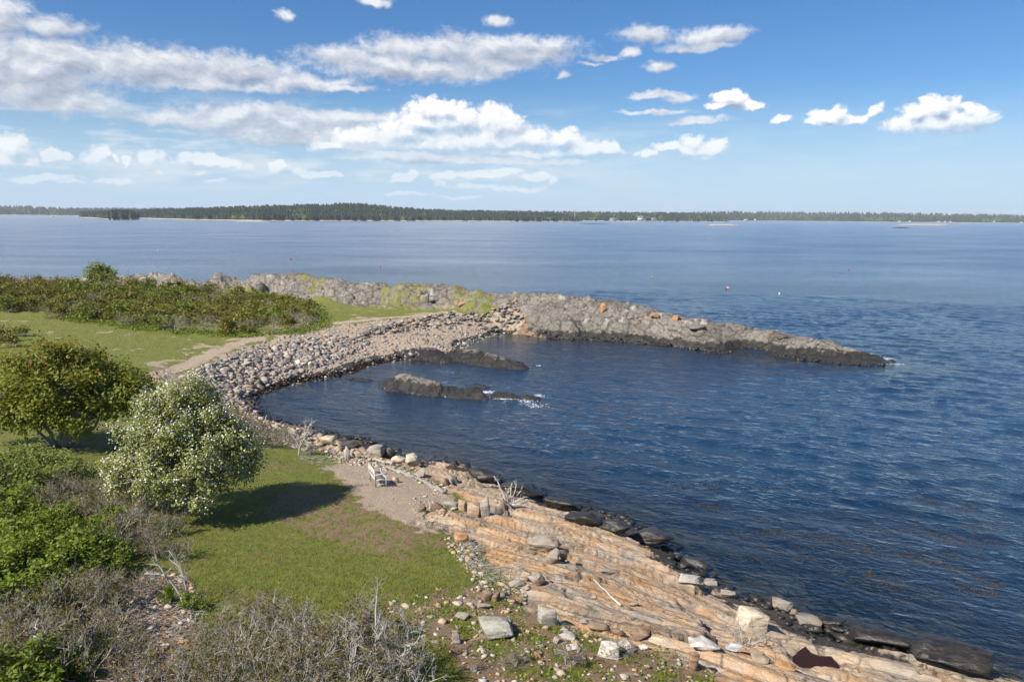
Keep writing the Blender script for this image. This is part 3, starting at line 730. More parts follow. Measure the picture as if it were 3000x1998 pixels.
# faces
I = np.arange(nr*nc).reshape(nr, nc)
Q = np.stack([I[:-1, :-1], I[:-1, 1:], I[1:, 1:], I[1:, :-1]], -1).reshape(-1, 4)
Q = remap[Q]; Q = Q[(Q >= 0).all(1)]
Q = Q[(vh[Q].max(1) > -3.2)]
qm = lambda arr: arr[Q].mean(1)
reg = np.full(len(Q), 0)                       # 0 grass ground
reg[qm(gravel) > 0.5] = 1
reg[qm(T['beach']) > 0.5] = 2
reg[qm(T['ridge'])*qm(far) > 0.5] = 3
reg[qm(orange) > 0.5] = 4
reg[(qm(pathw) > 0.5) & (reg == 0)] = 5
reg[qm(vh) < -0.15] = 6
rid = T['rid'][Q].max(1)
for k in range(len(OFFSHORE)): reg[(rid == k+1) & (qm(vh) > -0.6)] = 10+k
VALL = np.stack([vx, vy, vh], 1)
def sub_mesh(name, sel, mat=m_ground):
    q = Q[sel]; used = np.unique(q); rm = np.full(len(VALL), -1); rm[used] = np.arange(len(used))
    me = mesh_np(name, VALL[used], rm[q], mat, True)
    add_attr(me, 'cover_a', cov_a[used], True); add_attr(me, 'cover_b', cov_b[used], True); add_attr(me, 'crack', T['crack'][used]); add_attr(me, 'pale', pale[used])
    return me
for k, nm in ((0, 'ground'), (1, 'gravel_path'), (2, 'beach'), (3, 'rock_headland_terrain'), (4, 'rock_ledge_terrain'), (5, 'path'), (6, 'seabed')):
    if (reg == k).any(): tag(obj(nm, sub_mesh(nm, reg == k)), kind='structure')
off_lab = [('rock_outcrop', 'low jointed grey rock ledge running out from the pebble beach into the cove'), ('rock_outcrop', 'long pale topped rock with black base standing in the middle of the cove'),
           ('rock_outcrop', 'two small black wave washed rocks off the end of the long cove rock'), ('rock_outcrop', 'thin black rock just showing behind the long cove rock'),
           ('rock_outcrop', 'flat dark wet rock between the seaweed beach edge and the long cove rock'), ('rock_outcrop', 'small dark rock in the foam just past the tip of the point')]
for k, (nm, lb) in enumerate(off_lab):
    if (reg == 10+k).any(): tag(obj(nm, sub_mesh(nm, reg == 10+k)), lb, 'rock', 'rocks standing in the cove')

# ------------------------------------------------------------------ sea
m_sea = new_mat('sea_water')
g = n_new('ShaderNodeNewGeometry'); pos = g.outputs['Position']
mpw = n_new('ShaderNodeMapping'); mpw.inputs['Rotation'].default_value = (0, 0, math.radians(28)); link(pos, mpw.inputs['Vector'])
wvx = vmadd(mpw.outputs[0], (0.55, 1.0, 1.0), (0, 0, 0))
w1 = noise(wvx, 1.15, 4, 0.55, 0.6); w2 = noise(wvx, 0.33, 3, 0.5, 0.4); w3 = noise(wvx, 4.2, 3, 0.55, 0.3)
gust = noise(vmadd(pos, (0.012, 0.03, 1), (0, 0, 0)), 1.0, 4, 0.55)
calm = X(attr('calm').outputs['Fac'])
hgt = (w1*0.62 + w2*0.65 + w3*0.26)*(gust.lin(0.3, 0.7, 0.55, 1.15))*(1.0-calm*0.55)
nb_ = bump(hgt, 1.0, 0.34)
op = X(attr('opacity').outputs['Fac'])
body = n_new('ShaderNodeBsdfDiffuse'); body.inputs['Color'].default_value = (0.010, 0.035, 0.076, 1)
tr = n_new('ShaderNodeBsdfTransparent'); tr.inputs['Color'].default_value = (0.62, 0.74, 0.74, 1)
mb = n_new('ShaderNodeMixShader'); link(op, mb.inputs[0]); link(tr.outputs[0], mb.inputs[1]); link(body.outputs[0], mb.inputs[2])
gl = n_new('ShaderNodeBsdfGlossy'); link(X(attr('spread').outputs['Fac']), gl.inputs['Roughness']); gl.inputs['Color'].default_value = (1.0, 1.0, 1.0, 1); link(nb_, gl.inputs['Normal'])
fr = n_new('ShaderNodeFresnel'); fr.inputs['IOR'].default_value = 1.333; link(nb_, fr.inputs['Normal'])
mw = n_new('ShaderNodeMixShader'); link(fr.outputs[0], mw.inputs[0]); link(mb.outputs[0], mw.inputs[1]); link(gl.outputs[0], mw.inputs[2])
out_surface(mw.outputs[0])

thw = np.concatenate([np.linspace(-1.3, -0.70, 30, endpoint=False), np.arange(-0.70, 0.70, 0.0024), np.linspace(0.70, 1.3, 30)])
rw = np.array(band(16.0, 175.0, lambda r: max(0.10, min(r*r*1.9e-4, 0.42))) + list(np.geomspace(178, 30000, 130)))
TW, RW = np.meshgrid(thw, rw); wx = (np.sin(TW)*RW).ravel(); wy = (np.cos(TW)*RW).ravel()
nearw = RW.ravel() < 200
depth = np.full(wx.shape, 8.0)
depth[nearw] = -Hbase(wx[nearw], wy[nearw])
rngw = np.random.default_rng(5)
wz = np.zeros_like(wx)
xs, ys = wx[nearw], wy[nearw]
shel = sstep(0.1, 1.6, depth[nearw])*(0.45+0.55*sstep(-6, 14, xs-(ys-60)*0.05))
z = np.zeros_like(xs)
gus = 0.7+0.6*fbm(xs*0.03, ys*0.05, 3, 5)
warpx = xs+1.2*fbm(xs*0.06, ys*0.06, 3, 7)*3; warpy = ys+1.2*fbm(xs*0.06+9, ys*0.06, 3, 8)*3
for k in range(34):
    lam = float(np.exp(rngw.uniform(math.log(0.9), math.log(5.0))))
    ang = math.radians(-118 + rngw.normal()*24)
    kx, ky = math.cos(ang)*2*np.pi/lam, math.sin(ang)*2*np.pi/lam
    ph = rngw.uniform(0, 6.28); amp = 0.0050*lam**0.95
    fade = sstep(lam*90, lam*45, np.hypot(xs, ys))
    s_ = np.sin(kx*warpx+ky*warpy+ph)
    z += amp*fade*(1-np.abs(s_)*1.6 if k % 3 == 0 else s_)
wz[nearw] = z*shel*gus
opac = 1-np.exp(-0.62*np.clip(depth, 0, 10))
calm_a = np.zeros_like(wx)
calm_a = sstep(0.35, 0.7, 0.5+0.5*fbm(wx*0.006, wy*0.016, 3, 77))*0.3
calm_a[nearw] = np.maximum(calm_a[nearw]*0.3, 0.8*(1-sstep(0.3, 1.8, depth[nearw])))
nrw, ncw = len(rw), len(thw)
Iw = np.arange(nrw*ncw).reshape(nrw, ncw)
Qw = np.stack([Iw[:-1, :-1], Iw[:-1, 1:], Iw[1:, 1:], Iw[1:, :-1]], -1).reshape(-1, 4)
Qw = Qw[depth[Qw].max(1) > -0.7]
used = np.unique(Qw); rmw = np.full(len(wx), -1); rmw[used] = np.arange(len(used))
me = mesh_np('sea', np.stack([wx, wy, wz], 1)[used], rmw[Qw], m_sea, True)
add_attr(me, 'opacity', opac[used]); add_attr(me, 'spread', (0.09+0.13*sstep(50, 420, RW.ravel()))[used]); add_attr(me, 'calm', calm_a[used])
tag(obj('sea', me), kind='structure')

# ------------------------------------------------------------------ far shores
HORY = lambda px: 634.7 + 0.00803*(px-1500)
m_shore_rock = simple_mat('far_shore_rock', (0.30, 0.255, 0.20), (0.48, 0.42, 0.35), 0.9, 0.08, 0.3, coord='Object')
m_wood_floor = simple_mat('woodland_floor', (0.035, 0.05, 0.02), (0.06, 0.075, 0.03), 0.95, 0.05, 0.2)
m_conifer = leaf_mat('far_conifer', [(0.0, (0.012, 0.026, 0.014)), (0.5, (0.020, 0.040, 0.018)), (1.0, (0.040, 0.065, 0.026))], 0.10, 0.8, 0.012)
m_decid = leaf_mat('far_broadleaf', [(0.0, (0.045, 0.075, 0.020)), (0.5, (0.080, 0.125, 0.030)), (1.0, (0.13, 0.17, 0.055))], 0.15, 0.8, 0.012)
def far_coast(name, prof, deep, tree_h, n_tree, mix_d, seed, label):
    rng = np.random.default_rng(seed)
    pr = np.array(prof, float)
    px = np.linspace(pr[0, 0], pr[-1, 0], 160)
    ysh = np.interp(px, pr[:, 0], pr[:, 1]) + 0.5*fbm(px*0.05, px*0+seed, 3, seed); ytp = np.interp(px, pr[:, 0], pr[:, 2])
    front = np.array([P(a, b, 0.0) for a, b in zip(px, ysh)])
    dist = np.hypot(front[:, 0], front[:, 1]); dirs = front[:, :2]/dist[:, None]
    rows = np.array([0.0, 0.012, 0.05, 0.2, 0.45, 0.75, 1.0, 1.25])
    hz = np.zeros((len(rows), len(px)))
    for i in range(len(px)):
        back = dist[i]+deep
        d = ray(px[i], ytp[i]); el_ = d[2]/np.hypot(d[0], d[1])
        top = max(CAM_H+el_*back-tree_h*0.8, 3.0)
        hz[:, i] = np.interp(rows, [0, 0.012, 0.05, 0.3, 1.0, 1.25], [-1.0, 1.3, 2.4, max(4, top*0.30), top, top*0.55])
    V = []
    for k, r in enumerate(rows):
        wob = fbm(px*0.06, px*0+k, 3, seed+3)*deep*0.02
        p = (dist+r*deep+wob)[:, None]*dirs
        V.append(np.column_stack([p, hz[k]]))
    V = np.array(V); n = len(px)
    I_ = np.arange(len(rows)*n).reshape(len(rows), n)
    F = np.stack([I_[:-1, :-1], I_[:-1, 1:], I_[1:, 1:], I_[1:, :-1]], -1)
    me = mesh_np(name, V.reshape(-1, 3), F[2:].reshape(-1, 4), m_wood_floor, True)
    hill = tag(obj('hills', me), kind='structure')
    me2 = mesh_np('far_shore', V.reshape(-1, 3), F[:2].reshape(-1, 4), m_shore_rock, False)
    tag(obj('shore', me2), kind='structure')
    # trees: spires and round crowns standing on the slope
    tri = {0: MB(), 1: MB()}
    ang = np.arange(6)*np.pi/3
    con = [(0.22, 0.08), (0.17, 0.38), (0.10, 0.68), (0.0, 1.0)]
    dens = np.concatenate([[0], np.cumsum(1/(dist[:-1]+1))]); dens /= dens[-1]
    ti = np.interp(rng.random(n_tree), dens, np.arange(n)); ri = rng.random(n_tree)**1.5*1.1+0.05
    grove = fbm(ti*0.12, ri*3, 3, seed+9)
    for q in range(n_tree):
        i = ti[q]; i0 = min(int(i), n-2); f = i-i0
        dq = dist[i0]*(1-f)+dist[i0+1]*f; dr_ = dirs[i0]*(1-f)+dirs[i0+1]*f; dr_ = dr_/np.linalg.norm(dr_)
        z0 = np.interp(ri[q], rows, hz[:, i0]*(1-f)+hz[:, i0+1]*f)
        p = dr_*(dq+ri[q]*deep)
        dec = grove[q]+rng.normal()*0.16 > (0.35-mix_d)
        hgt_ = tree_h*rng.uniform(0.72, 1.06)*(0.75 if dec else 1.0)
        if not dec:
            V_ = np.concatenate([np.column_stack([np.cos(ang+q)*w*hgt_, np.sin(ang+q)*w*hgt_, np.full(6, t*hgt_)]) for w, t in ((0.30, 0.05), (0.22, 0.55), (0.05, 1.0))])
            F_ = [[k*6+j, k*6+(j+1) % 6, (k+1)*6+(j+1) % 6, (k+1)*6+j] for k in range(2) for j in range(6)]
        else:
            wj = rng.uniform(0.8, 1.2, (4, 6))
            V_ = np.concatenate([np.column_stack([np.cos(ang+q)*w*hgt_*wj[k], np.sin(ang+q)*w*hgt_*wj[k], np.full(6, t*hgt_)*rng.uniform(0.9, 1.1, 6)]) for k, (w, t) in enumerate(((0.22, 0.05), (0.42, 0.4), (0.32, 0.75), (0.06, 1.0)))])
            F_ = [[k*6+j, k*6+(j+1) % 6, (k+1)*6+(j+1) % 6, (k+1)*6+j] for k in range(3) for j in range(6)]
        tri[int(dec)].add(V_+np.array([p[0], p[1], z0]), F_)
    for k, mt, nm, lb in ((0, m_conifer, 'conifer_forest', label[0]), (1, m_decid, 'broadleaf_forest', label[1])):
        if tri[k].n: tag(obj(nm, tri[k].build(nm, mt)), lb, 'forest', kind='stuff')
    return front
far_coast('coast', [(235,638.5,620),(300,640,617),(420,641,613),(500,643,611),(560,645,609),(640,646,606),(760,648,602),(850,648,600),(930,648,598),(1000,648,594),(1060,648,596),(1150,648,604),(1250,648,612),(1400,649,616),(1500,650,619),(1600,650,622),(1640,650.3,627),(1690,650.6,640)],
          420, 14, 8200, 0.10, 1, ('dark spruce forest on the wooded hill across the bay', 'light green broadleaf trees among the spruces across the bay'))
far_coast('coast_left', [(-500,629,600),(0,630.5,602),(60,631,602),(150,632,606),(250,633,608),(350,634,608),(500,636,609),(700,638,608)], 900, 20, 2600, 0.22, 2, ('dark trees of the low forest at the far left shore', 'mixed green trees of the low forest at the far left shore'))
far_coast('coast_houses', [(1540,647,626),(1600,647.5,621),(1700,648,619),(1850,649,621),(2000,650,622),(2050,650,625),(2100,650.5,632),(2130,651,646)], 450, 15, 2200, 0.18, 3, ('dark spruces behind the white shore houses', 'green trees around the white shore houses'))
far_coast('coast_right', [(1050,642,616),(1300,643,615),(1600,645,618),(1780,646,622),(2000,647.5,621),(2100,648,618),(2250,648,619),(2400,649.5,620),(2600,651.5,622),(2800,653,625),(3000,654.5,629),(3500,658.5,636)], 1100, 22, 5200, 0.12, 4, ('dark forest on the long low hills at the far right shore', 'lighter green trees on the long low hills at the far right shore'))
far_coast('coast_islet', [(285,640,639),(300,643.2,622),(330,644,616),(360,644,615),(390,644,617),(402,643.2,630),(408,642,641)], 60, 13, 520, -0.05, 6, ('dark spruces crowding the little wooded islet', 'green trees on the little wooded islet'))

# ------------------------------------------------------------------ rocks
m_stone = new_mat('stone')
oi = n_new('ShaderNodeObjectInfo'); t_ = n_new('ShaderNodeTexCoord'); g = n_new('ShaderNodeNewGeometry')
ov = n_new('ShaderNodeVectorMath', operation='ADD'); link(t_.outputs['Object'], ov.inputs[0]); link(vmadd(combine(X(oi.outputs['Random']), X(oi.outputs['Random']), X(oi.outputs['Random'])), (37, 11, 23), (0, 0, 0)), ov.inputs[1])
sv = vmadd(ov.outputs[0], (0.8, 1.0, 4.5), (0, 0, 0))
sn = noise(sv, 2.2, 6, 0.65); sn2 = noise(ov.outputs[0], 1.1, 4, 0.6); sn3 = noise(ov.outputs[0], 12, 4, 0.65)
c = mixc(sn.lin(0.30, 0.72), mixc(1.0, oi.outputs['Color'], (0.50, 0.47, 0.45), 'MULTIPLY'), mixc(1.0, oi.outputs['Color'], (1.25, 1.22, 1.18), 'MULTIPLY'))
c = mixc(sn2.lin(0.52, 0.72)*0.45, c, (0.30, 0.185, 0.10))
c = mixc(sn3.lin(0.55, 0.8)*0.5, c, (0.09, 0.08, 0.07))
out_surface(bsdf(c, 0.85, bump(sn*0.6+sn3*0.4, 0.8, 0.08), 0.3))
m_shingle = new_mat('shingle')
g = n_new('ShaderNodeNewGeometry'); isl = X(g.outputs['Random Per Island'])
cs_ = ramp(isl, [(0.0, (0.12, 0.115, 0.11)), (0.22, (0.23, 0.215, 0.195)), (0.42, (0.35, 0.305, 0.25)), (0.58, (0.42, 0.36, 0.29)), (0.74, (0.36, 0.22, 0.12)), (0.84, (0.52, 0.48, 0.42)), (0.95, (0.26, 0.255, 0.26)), (1.0, (0.62, 0.59, 0.53))])
nn = noise(g.outputs['Position'], 9, 4, 0.6)
out_surface(bsdf(mixc(nn.lin(0.3, 0.7)*0.5, cs_, (0.14, 0.125, 0.11)), 0.85, bump(nn, 0.5, 0.03), 0.3))
m_wet = new_mat('wet_stone')
t_ = n_new('ShaderNodeTexCoord'); nn = noise(vmadd(t_.outputs['Object'], (1, 1, 3.5), (0, 0, 0)), 2.4, 6, 0.65)
out_surface(bsdf(mixc(nn.lin(0.35, 0.75), (0.010, 0.009, 0.008), (0.055, 0.045, 0.034)), 0.36, bump(nn, 0.8, 0.08), 0.5))

def ico(sub):
    bm = bmesh.new(); bmesh.ops.create_icosphere(bm, subdivisions=sub, radius=1.0)
    V = np.array([v.co[:] for v in bm.verts]); F = np.array([[v.index for v in f.verts] for f in bm.faces]); bm.free()
    return V, F
ICO = {k: ico(k) for k in (1, 2, 3, 4)}
def rock_shape(seed, sub=2, planes=14, blocky=0.5, rough=0.05):
    """angular stone: the hull of a jittered block; larger ones are cut finer, layered and roughened"""
    rng = np.random.default_rng(seed)
    box = np.array([[i, j, k] for i in (-1, 1) for j in (-1, 1) for k in (-1, 1)], float)*rng.uniform(0.45, 1.0, (8, 3))*0.88
    ball = rng.normal(size=(planes, 3)); ball /= np.linalg.norm(ball, axis=1)[:, None]; ball *= rng.uniform(0.75, 1.0, (planes, 1))*(1.06-0.12*blocky)
    bm = bmesh.new()
    for p in np.vstack([box, ball]): bm.verts.new(p)
    r_ = bmesh.ops.convex_hull(bm, input=bm.verts)
    bmesh.ops.delete(bm, geom=[v for v in bm.verts if not v.link_faces], context='VERTS')
    if sub >= 3:
        bmesh.ops.bevel(bm, geom=list(bm.edges), offset=0.05, segments=1, affect='EDGES')
        bmesh.ops.triangulate(bm, faces=bm.faces[:])
        bmesh.ops.subdivide_edges(bm, edges=bm.edges[:], cuts=1 if sub == 3 else 2, use_grid_fill=True)
    bmesh.ops.triangulate(bm, faces=bm.faces[:]); bm.verts.ensure_lookup_table(); bm.verts.index_update()
    V = np.array([v.co[:] for v in bm.verts]); F = np.array([[v.index for v in f.verts] for f in bm.faces]); bm.free()
    V = V@np.array(Matrix.Rotation(rng.normal()*0.32, 3, 'X') @ Matrix.Rotation(rng.normal()*0.32, 3, 'Y')).T
    V[:, 0] += V[:, 2]*rng.normal()*0.22; V[:, 1] += V[:, 2]*rng.normal()*0.15; V *= (1-0.14*V[:, 2:3]*rng.uniform(0, 1))
    if sub >= 3:
        lay = np.floor(V[:, 2]*5+0.8*V[:, 0]); V[:, :2] *= (1+0.07*(_hash(lay, lay*0, seed)-0.5))[:, None]
        V += rough*np.column_stack([fbm(V[:, 1]*2.5+seed, V[:, 2]*2.5, 3, seed), fbm(V[:, 2]*2.5+seed, V[:, 0]*2.5, 3, seed+1), fbm(V[:, 0]*2.5+seed, V[:, 1]*2.5, 3, seed+2)])
    return V, F
STONES = []
for k in range(16):
    V, F = rock_shape(100+k, 2, 7, 0.6, 0.10); STONES.append(mesh_np('stone', V, F, m_stone))
PAL = {'grey': [(0.33, 0.305, 0.27), (0.27, 0.25, 0.225), (0.40, 0.365, 0.32)], 'dark': [(0.17, 0.16, 0.15), (0.20, 0.19, 0.18)],
       'tan': [(0.46, 0.38, 0.28), (0.50, 0.42, 0.33), (0.42, 0.35, 0.27)], 'rust': [(0.38, 0.20, 0.09), (0.42, 0.24, 0.12)], 'white': [(0.62, 0.57, 0.50), (0.66, 0.62, 0.56)]}
rng = np.random.default_rng(77)
def in_poly(poly, n, seed):
    r = np.random.default_rng(seed); lo, hi = poly.min(0), poly.max(0); out = []
    while len(out) < n:
        q = r.uniform(lo, hi, (n*3, 2)); m = sdist(q[:, 0], q[:, 1], poly) > 0; out += list(q[m])
    return np.array(out[:n])
HEAP = Gxy([(480,1118),(560,1100),(640,1060),(760,1025),(860,1000),(960,985),(1060,985),(1080,1010),(1000,1050),(940,1075),(860,1108),(790,1130),(745,1152),(700,1165),(560,1140)])
WALL = Gxy([(1050,992),(1075,965),(1150,950),(1240,935),(1330,922),(1420,925),(1500,945),(1530,972),(1440,975),(1360,955),(1280,960),(1200,972),(1110,985)])
cand = np.vstack([in_poly(HEAP, 900, 3), in_poly(WALL, 420, 4)]); which = np.array([0]*900+[1]*420)
sz = np.where(which == 0, np.exp(np.random.default_rng(8).normal(-1.35, 0.48, len(cand))), np.exp(np.random.default_rng(9).normal(-1.02, 0.33, len(cand))))
sz = np.clip(sz, 0.13, 0.42); order = np.argsort(-sz); kept = []
for k in order:
    if all(np.hypot(*(cand[k]-cand[j])) > 0.52*(sz[k]+sz[j]) for j in kept): kept.append(k)
    if len(kept) >= 620: break
hk = Hf(cand[kept, 0], cand[kept, 1])
LAB = {'grey': 'grey angular stone in the heap along the cobble beach', 'dark': 'dark slaty stone in the heap along the cobble beach', 'tan': 'tan stone in the heap along the cobble beach', 'rust': 'rust brown stone in the heap along the cobble beach', 'white': 'pale whitish stone in the heap along the cobble beach',
       'wall': 'dark flat stone piled in the low wall at the head of the beach', 'wallg': 'greyish flat stone piled in the low wall at the head of the beach'}
for q, k in enumerate(kept[:300]):
    w = which[k]; s_ = sz[k]
    kind = rng.choice(['grey', 'dark', 'tan', 'rust', 'white'], p=[0.34, 0.15, 0.29, 0.09, 0.13]) if w == 0 else rng.choice(['grey', 'dark', 'tan'], p=[0.35, 0.5, 0.15])
    o = obj('beach_stone' if w == 0 else 'wall_stone', STONES[rng.integers(16)])
    fl = rng.uniform(0.25, 0.62) if w == 0 else rng.uniform(0.3, 0.55)
    o.scale = (s_*rng.uniform(0.85, 1.35), s_*rng.uniform(0.6, 0.9), s_*fl)
    o.location = (cand[k, 0], cand[k, 1], hk[q]+s_*fl*0.30+(rng.uniform(0, 0.35) if w else rng.uniform(0, 0.12)))
    o.rotation_euler = (rng.normal()*0.30, rng.normal()*0.30, rng.uniform(0, 6.28))
    cc = PAL[kind][rng.integers(len(PAL[kind]))]; j = rng.uniform(0.85, 1.15); o.color = (cc[0]*j, cc[1]*j, cc[2]*j, 1)
    if w == 0: tag(o, LAB[kind], 'stone', 'stones heaped along the cobble beach: '+kind)
    else: tag(o, LAB['wall' if kind == 'dark' else 'wallg'], 'stone', 'stones piled at the head of the beach: '+('dark' if kind == 'dark' else 'grey'))
def merge_stones(name, pts, size, label, seed, mat, sink=0.25, flat=(0.4, 0.8), kindname='stuff', lift=0.0):
    r = np.random.default_rng(seed); mb = MB()
    base = [rock_shape(900+seed+k, 1, 4, 0.5, 0.12) for k in range(8)]
    hh = Hf(pts[:, 0], pts[:, 1])
    for k in range(len(pts)):
        V, F = base[r.integers(8)]; s_ = size[k]*np.array([r.uniform(0.8, 1.3), r.uniform(0.6, 1.0), r.uniform(*flat)])
        a = r.uniform(0, 6.28); W = V*s_; tx = r.normal()*0.25
        W = np.column_stack([W[:, 0], W[:, 1]*math.cos(tx)-W[:, 2]*math.sin(tx), W[:, 1]*math.sin(tx)+W[:, 2]*math.cos(tx)])
        W = np.column_stack([W[:, 0]*math.cos(a)-W[:, 1]*math.sin(a), W[:, 0]*math.sin(a)+W[:, 1]*math.cos(a), W[:, 2]])
        mb.add(W+np.array([pts[k, 0], pts[k, 1], hh[k]+s_[2]*(1-2*sink)*0.5+lift]), None, F)
    return tag(obj(name, mb.build(name, mat)), label, 'stones', kind='stuff')
r8 = np.random.default_rng(12)
pb = np.vstack([in_poly(HEAP, 3600, 21), in_poly(R_BEACH, 4200, 22), cand[kept[300:]]])
sb = np.concatenate([np.exp(r8.normal(-1.80, 0.42, 3600)), np.exp(r8.normal(-2.35, 0.50, 4200)), sz[kept[300:]]*0.8])
merge_stones('shingle', pb, sb, 'small mixed pebbles and cobbles covering the beach between the big stones', 5, m_shingle)
# crushed stone and chips by the bench, along the ledge and in the rocky turf
pg = np.vstack([in_poly(Gxy([(1190,1470),(1260,1440),(1345,1470),(1330,1500),(1290,1560),(1220,1510)]), 260, 31), in_poly(R_ROCKY, 900, 32), in_poly(Gxy([(1300,1570),(1400,1590),(1420,1690),(1560,1730),(1520,1780),(1420,1720),(1330,1640)]), 380, 33),
                in_poly(R_SCREE, 420, 34), in_poly(R_GRAVEL, 700, 35), in_poly(Gxy([(940,1330),(1060,1320),(1240,1390),(1330,1440),(1290,1450),(1180,1390),(1000,1360)]), 420, 36)])
sg = np.concatenate([np.exp(r8.normal(-3.05, 0.45, 260)), np.exp(r8.normal(-3.0, 0.6, 900)), np.exp(r8.normal(-2.95, 0.55, 380)), np.exp(r8.normal(-2.9, 0.6, 420)), np.exp(r8.normal(-3.6, 0.35, 700)), np.exp(r8.normal(-2.4, 0.5, 420))])
sg = np.clip(sg, 0.02, 0.17)
m_chip = new_mat('rock_chips')
g = n_new('ShaderNodeNewGeometry'); isl = X(g.outputs['Random Per Island'])
cs_ = ramp(isl, [(0.0, (0.20, 0.18, 0.155)), (0.3, (0.36, 0.30, 0.23)), (0.5, (0.44, 0.27, 0.13)), (0.7, (0.46, 0.39, 0.31)), (0.88, (0.30, 0.28, 0.255)), (1.0, (0.58, 0.53, 0.45))])
out_surface(bsdf(cs_, 0.9, None, 0.25))
merge_stones('rock_chips', pg, sg, 'loose broken chips of tan and grey rock between the lawn and the ledge', 7, m_chip, 0.2, (0.25, 0.6))

def along(line, n, seed, sx, sy=None):
    r = np.random.default_rng(seed); w = np.array([P(a[0], a[1], 0.0)[:2] for a in line]); L = np.linalg.norm(np.diff(w, axis=0), axis=1); k = r.choice(len(L), n, p=L/L.sum())
    return w[k]+(w[k+1]-w[k])*r.random((n, 1))+r.normal(size=(n, 2))*np.array([sx, sy or sx])
NEAR_VIS = [q for q in SHORE_NEAR if q[0] < 3100]
pw = np.vstack([along(NEAR_VIS, 900, 41, 0.45), along(SHORE_INLET[5:], 260, 42, 0.35)]); hw_ = Hf(pw[:, 0], pw[:, 1]); pw = pw[(hw_ > -0.45) & (hw_ < 0.6)]
merge_stones('wet_stones', pw, np.clip(np.exp(r8.normal(-1.75, 0.5, len(pw))), 0.07, 0.42), 'small black wet stones strewn along the waterline', 11, m_wet, 0.3, (0.3, 0.6))
BANK = Gxy([(640,1170),(720,1180),(770,1225),(860,1252),(950,1275),(1000,1290),(960,1325),(880,1318),(800,1290),(700,1250)])
pk = in_poly(BANK, 900, 43)
merge_stones('bank_stones', pk, np.clip(np.exp(r8.normal(-2.2, 0.55, len(pk))), 0.05, 0.34), 'broken tan stones on the bank of the cove behind the brush', 12, m_chip, 0.25, (0.3, 0.7))
def ppm(p):
    return FPX/float((np.asarray(p)-CAMP)@_f)
def boulder(x0, y0, x1, y1, color, label, seed, name='boulder', flat=None, depth=0.75, rz=None, wet=False, group=None, sub=3, blocky=0.7, tilt=(0, 0), base=None):
    gpt = GF((x0+x1)/2, y1-(y1-y0)*0.18) if base is None else base
    k = ppm(gpt); W = (x1-x0)/k; dep = math.asin((CAM_H-gpt[2])/np.linalg.norm(gpt-CAMP))
    D = W*depth; Hh = max(((y1-y0)/k-D*math.sin(dep))/math.cos(dep), 0.28*min(W, D)) if flat is None else W*flat
    V, F = rock_shape(seed, sub, 9, blocky, 0.14)
    ext = V.max(0)-V.min(0); V = V/ext
    me = mesh_np(name, V*np.array([W, D, Hh*1.25]), F, m_wet if wet else m_stone)
    o = obj(name, me, None, (gpt[0], gpt[1]+D*0.25, gpt[2]+Hh*0.40), (tilt[0], tilt[1], rz if rz is not None else 0.0))
    o.color = (*color, 1); tag(o, label, 'boulder' if name == 'boulder' else 'rock', group); return o
TAN, GREY, ORG, WHT, BRN, DRK, CREAM = (0.47, 0.36, 0.25), (0.35, 0.315, 0.27), (0.47, 0.27, 0.13), (0.68, 0.64, 0.57), (0.25, 0.18, 0.125), (0.10, 0.095, 0.09), (0.60, 0.51, 0.38)
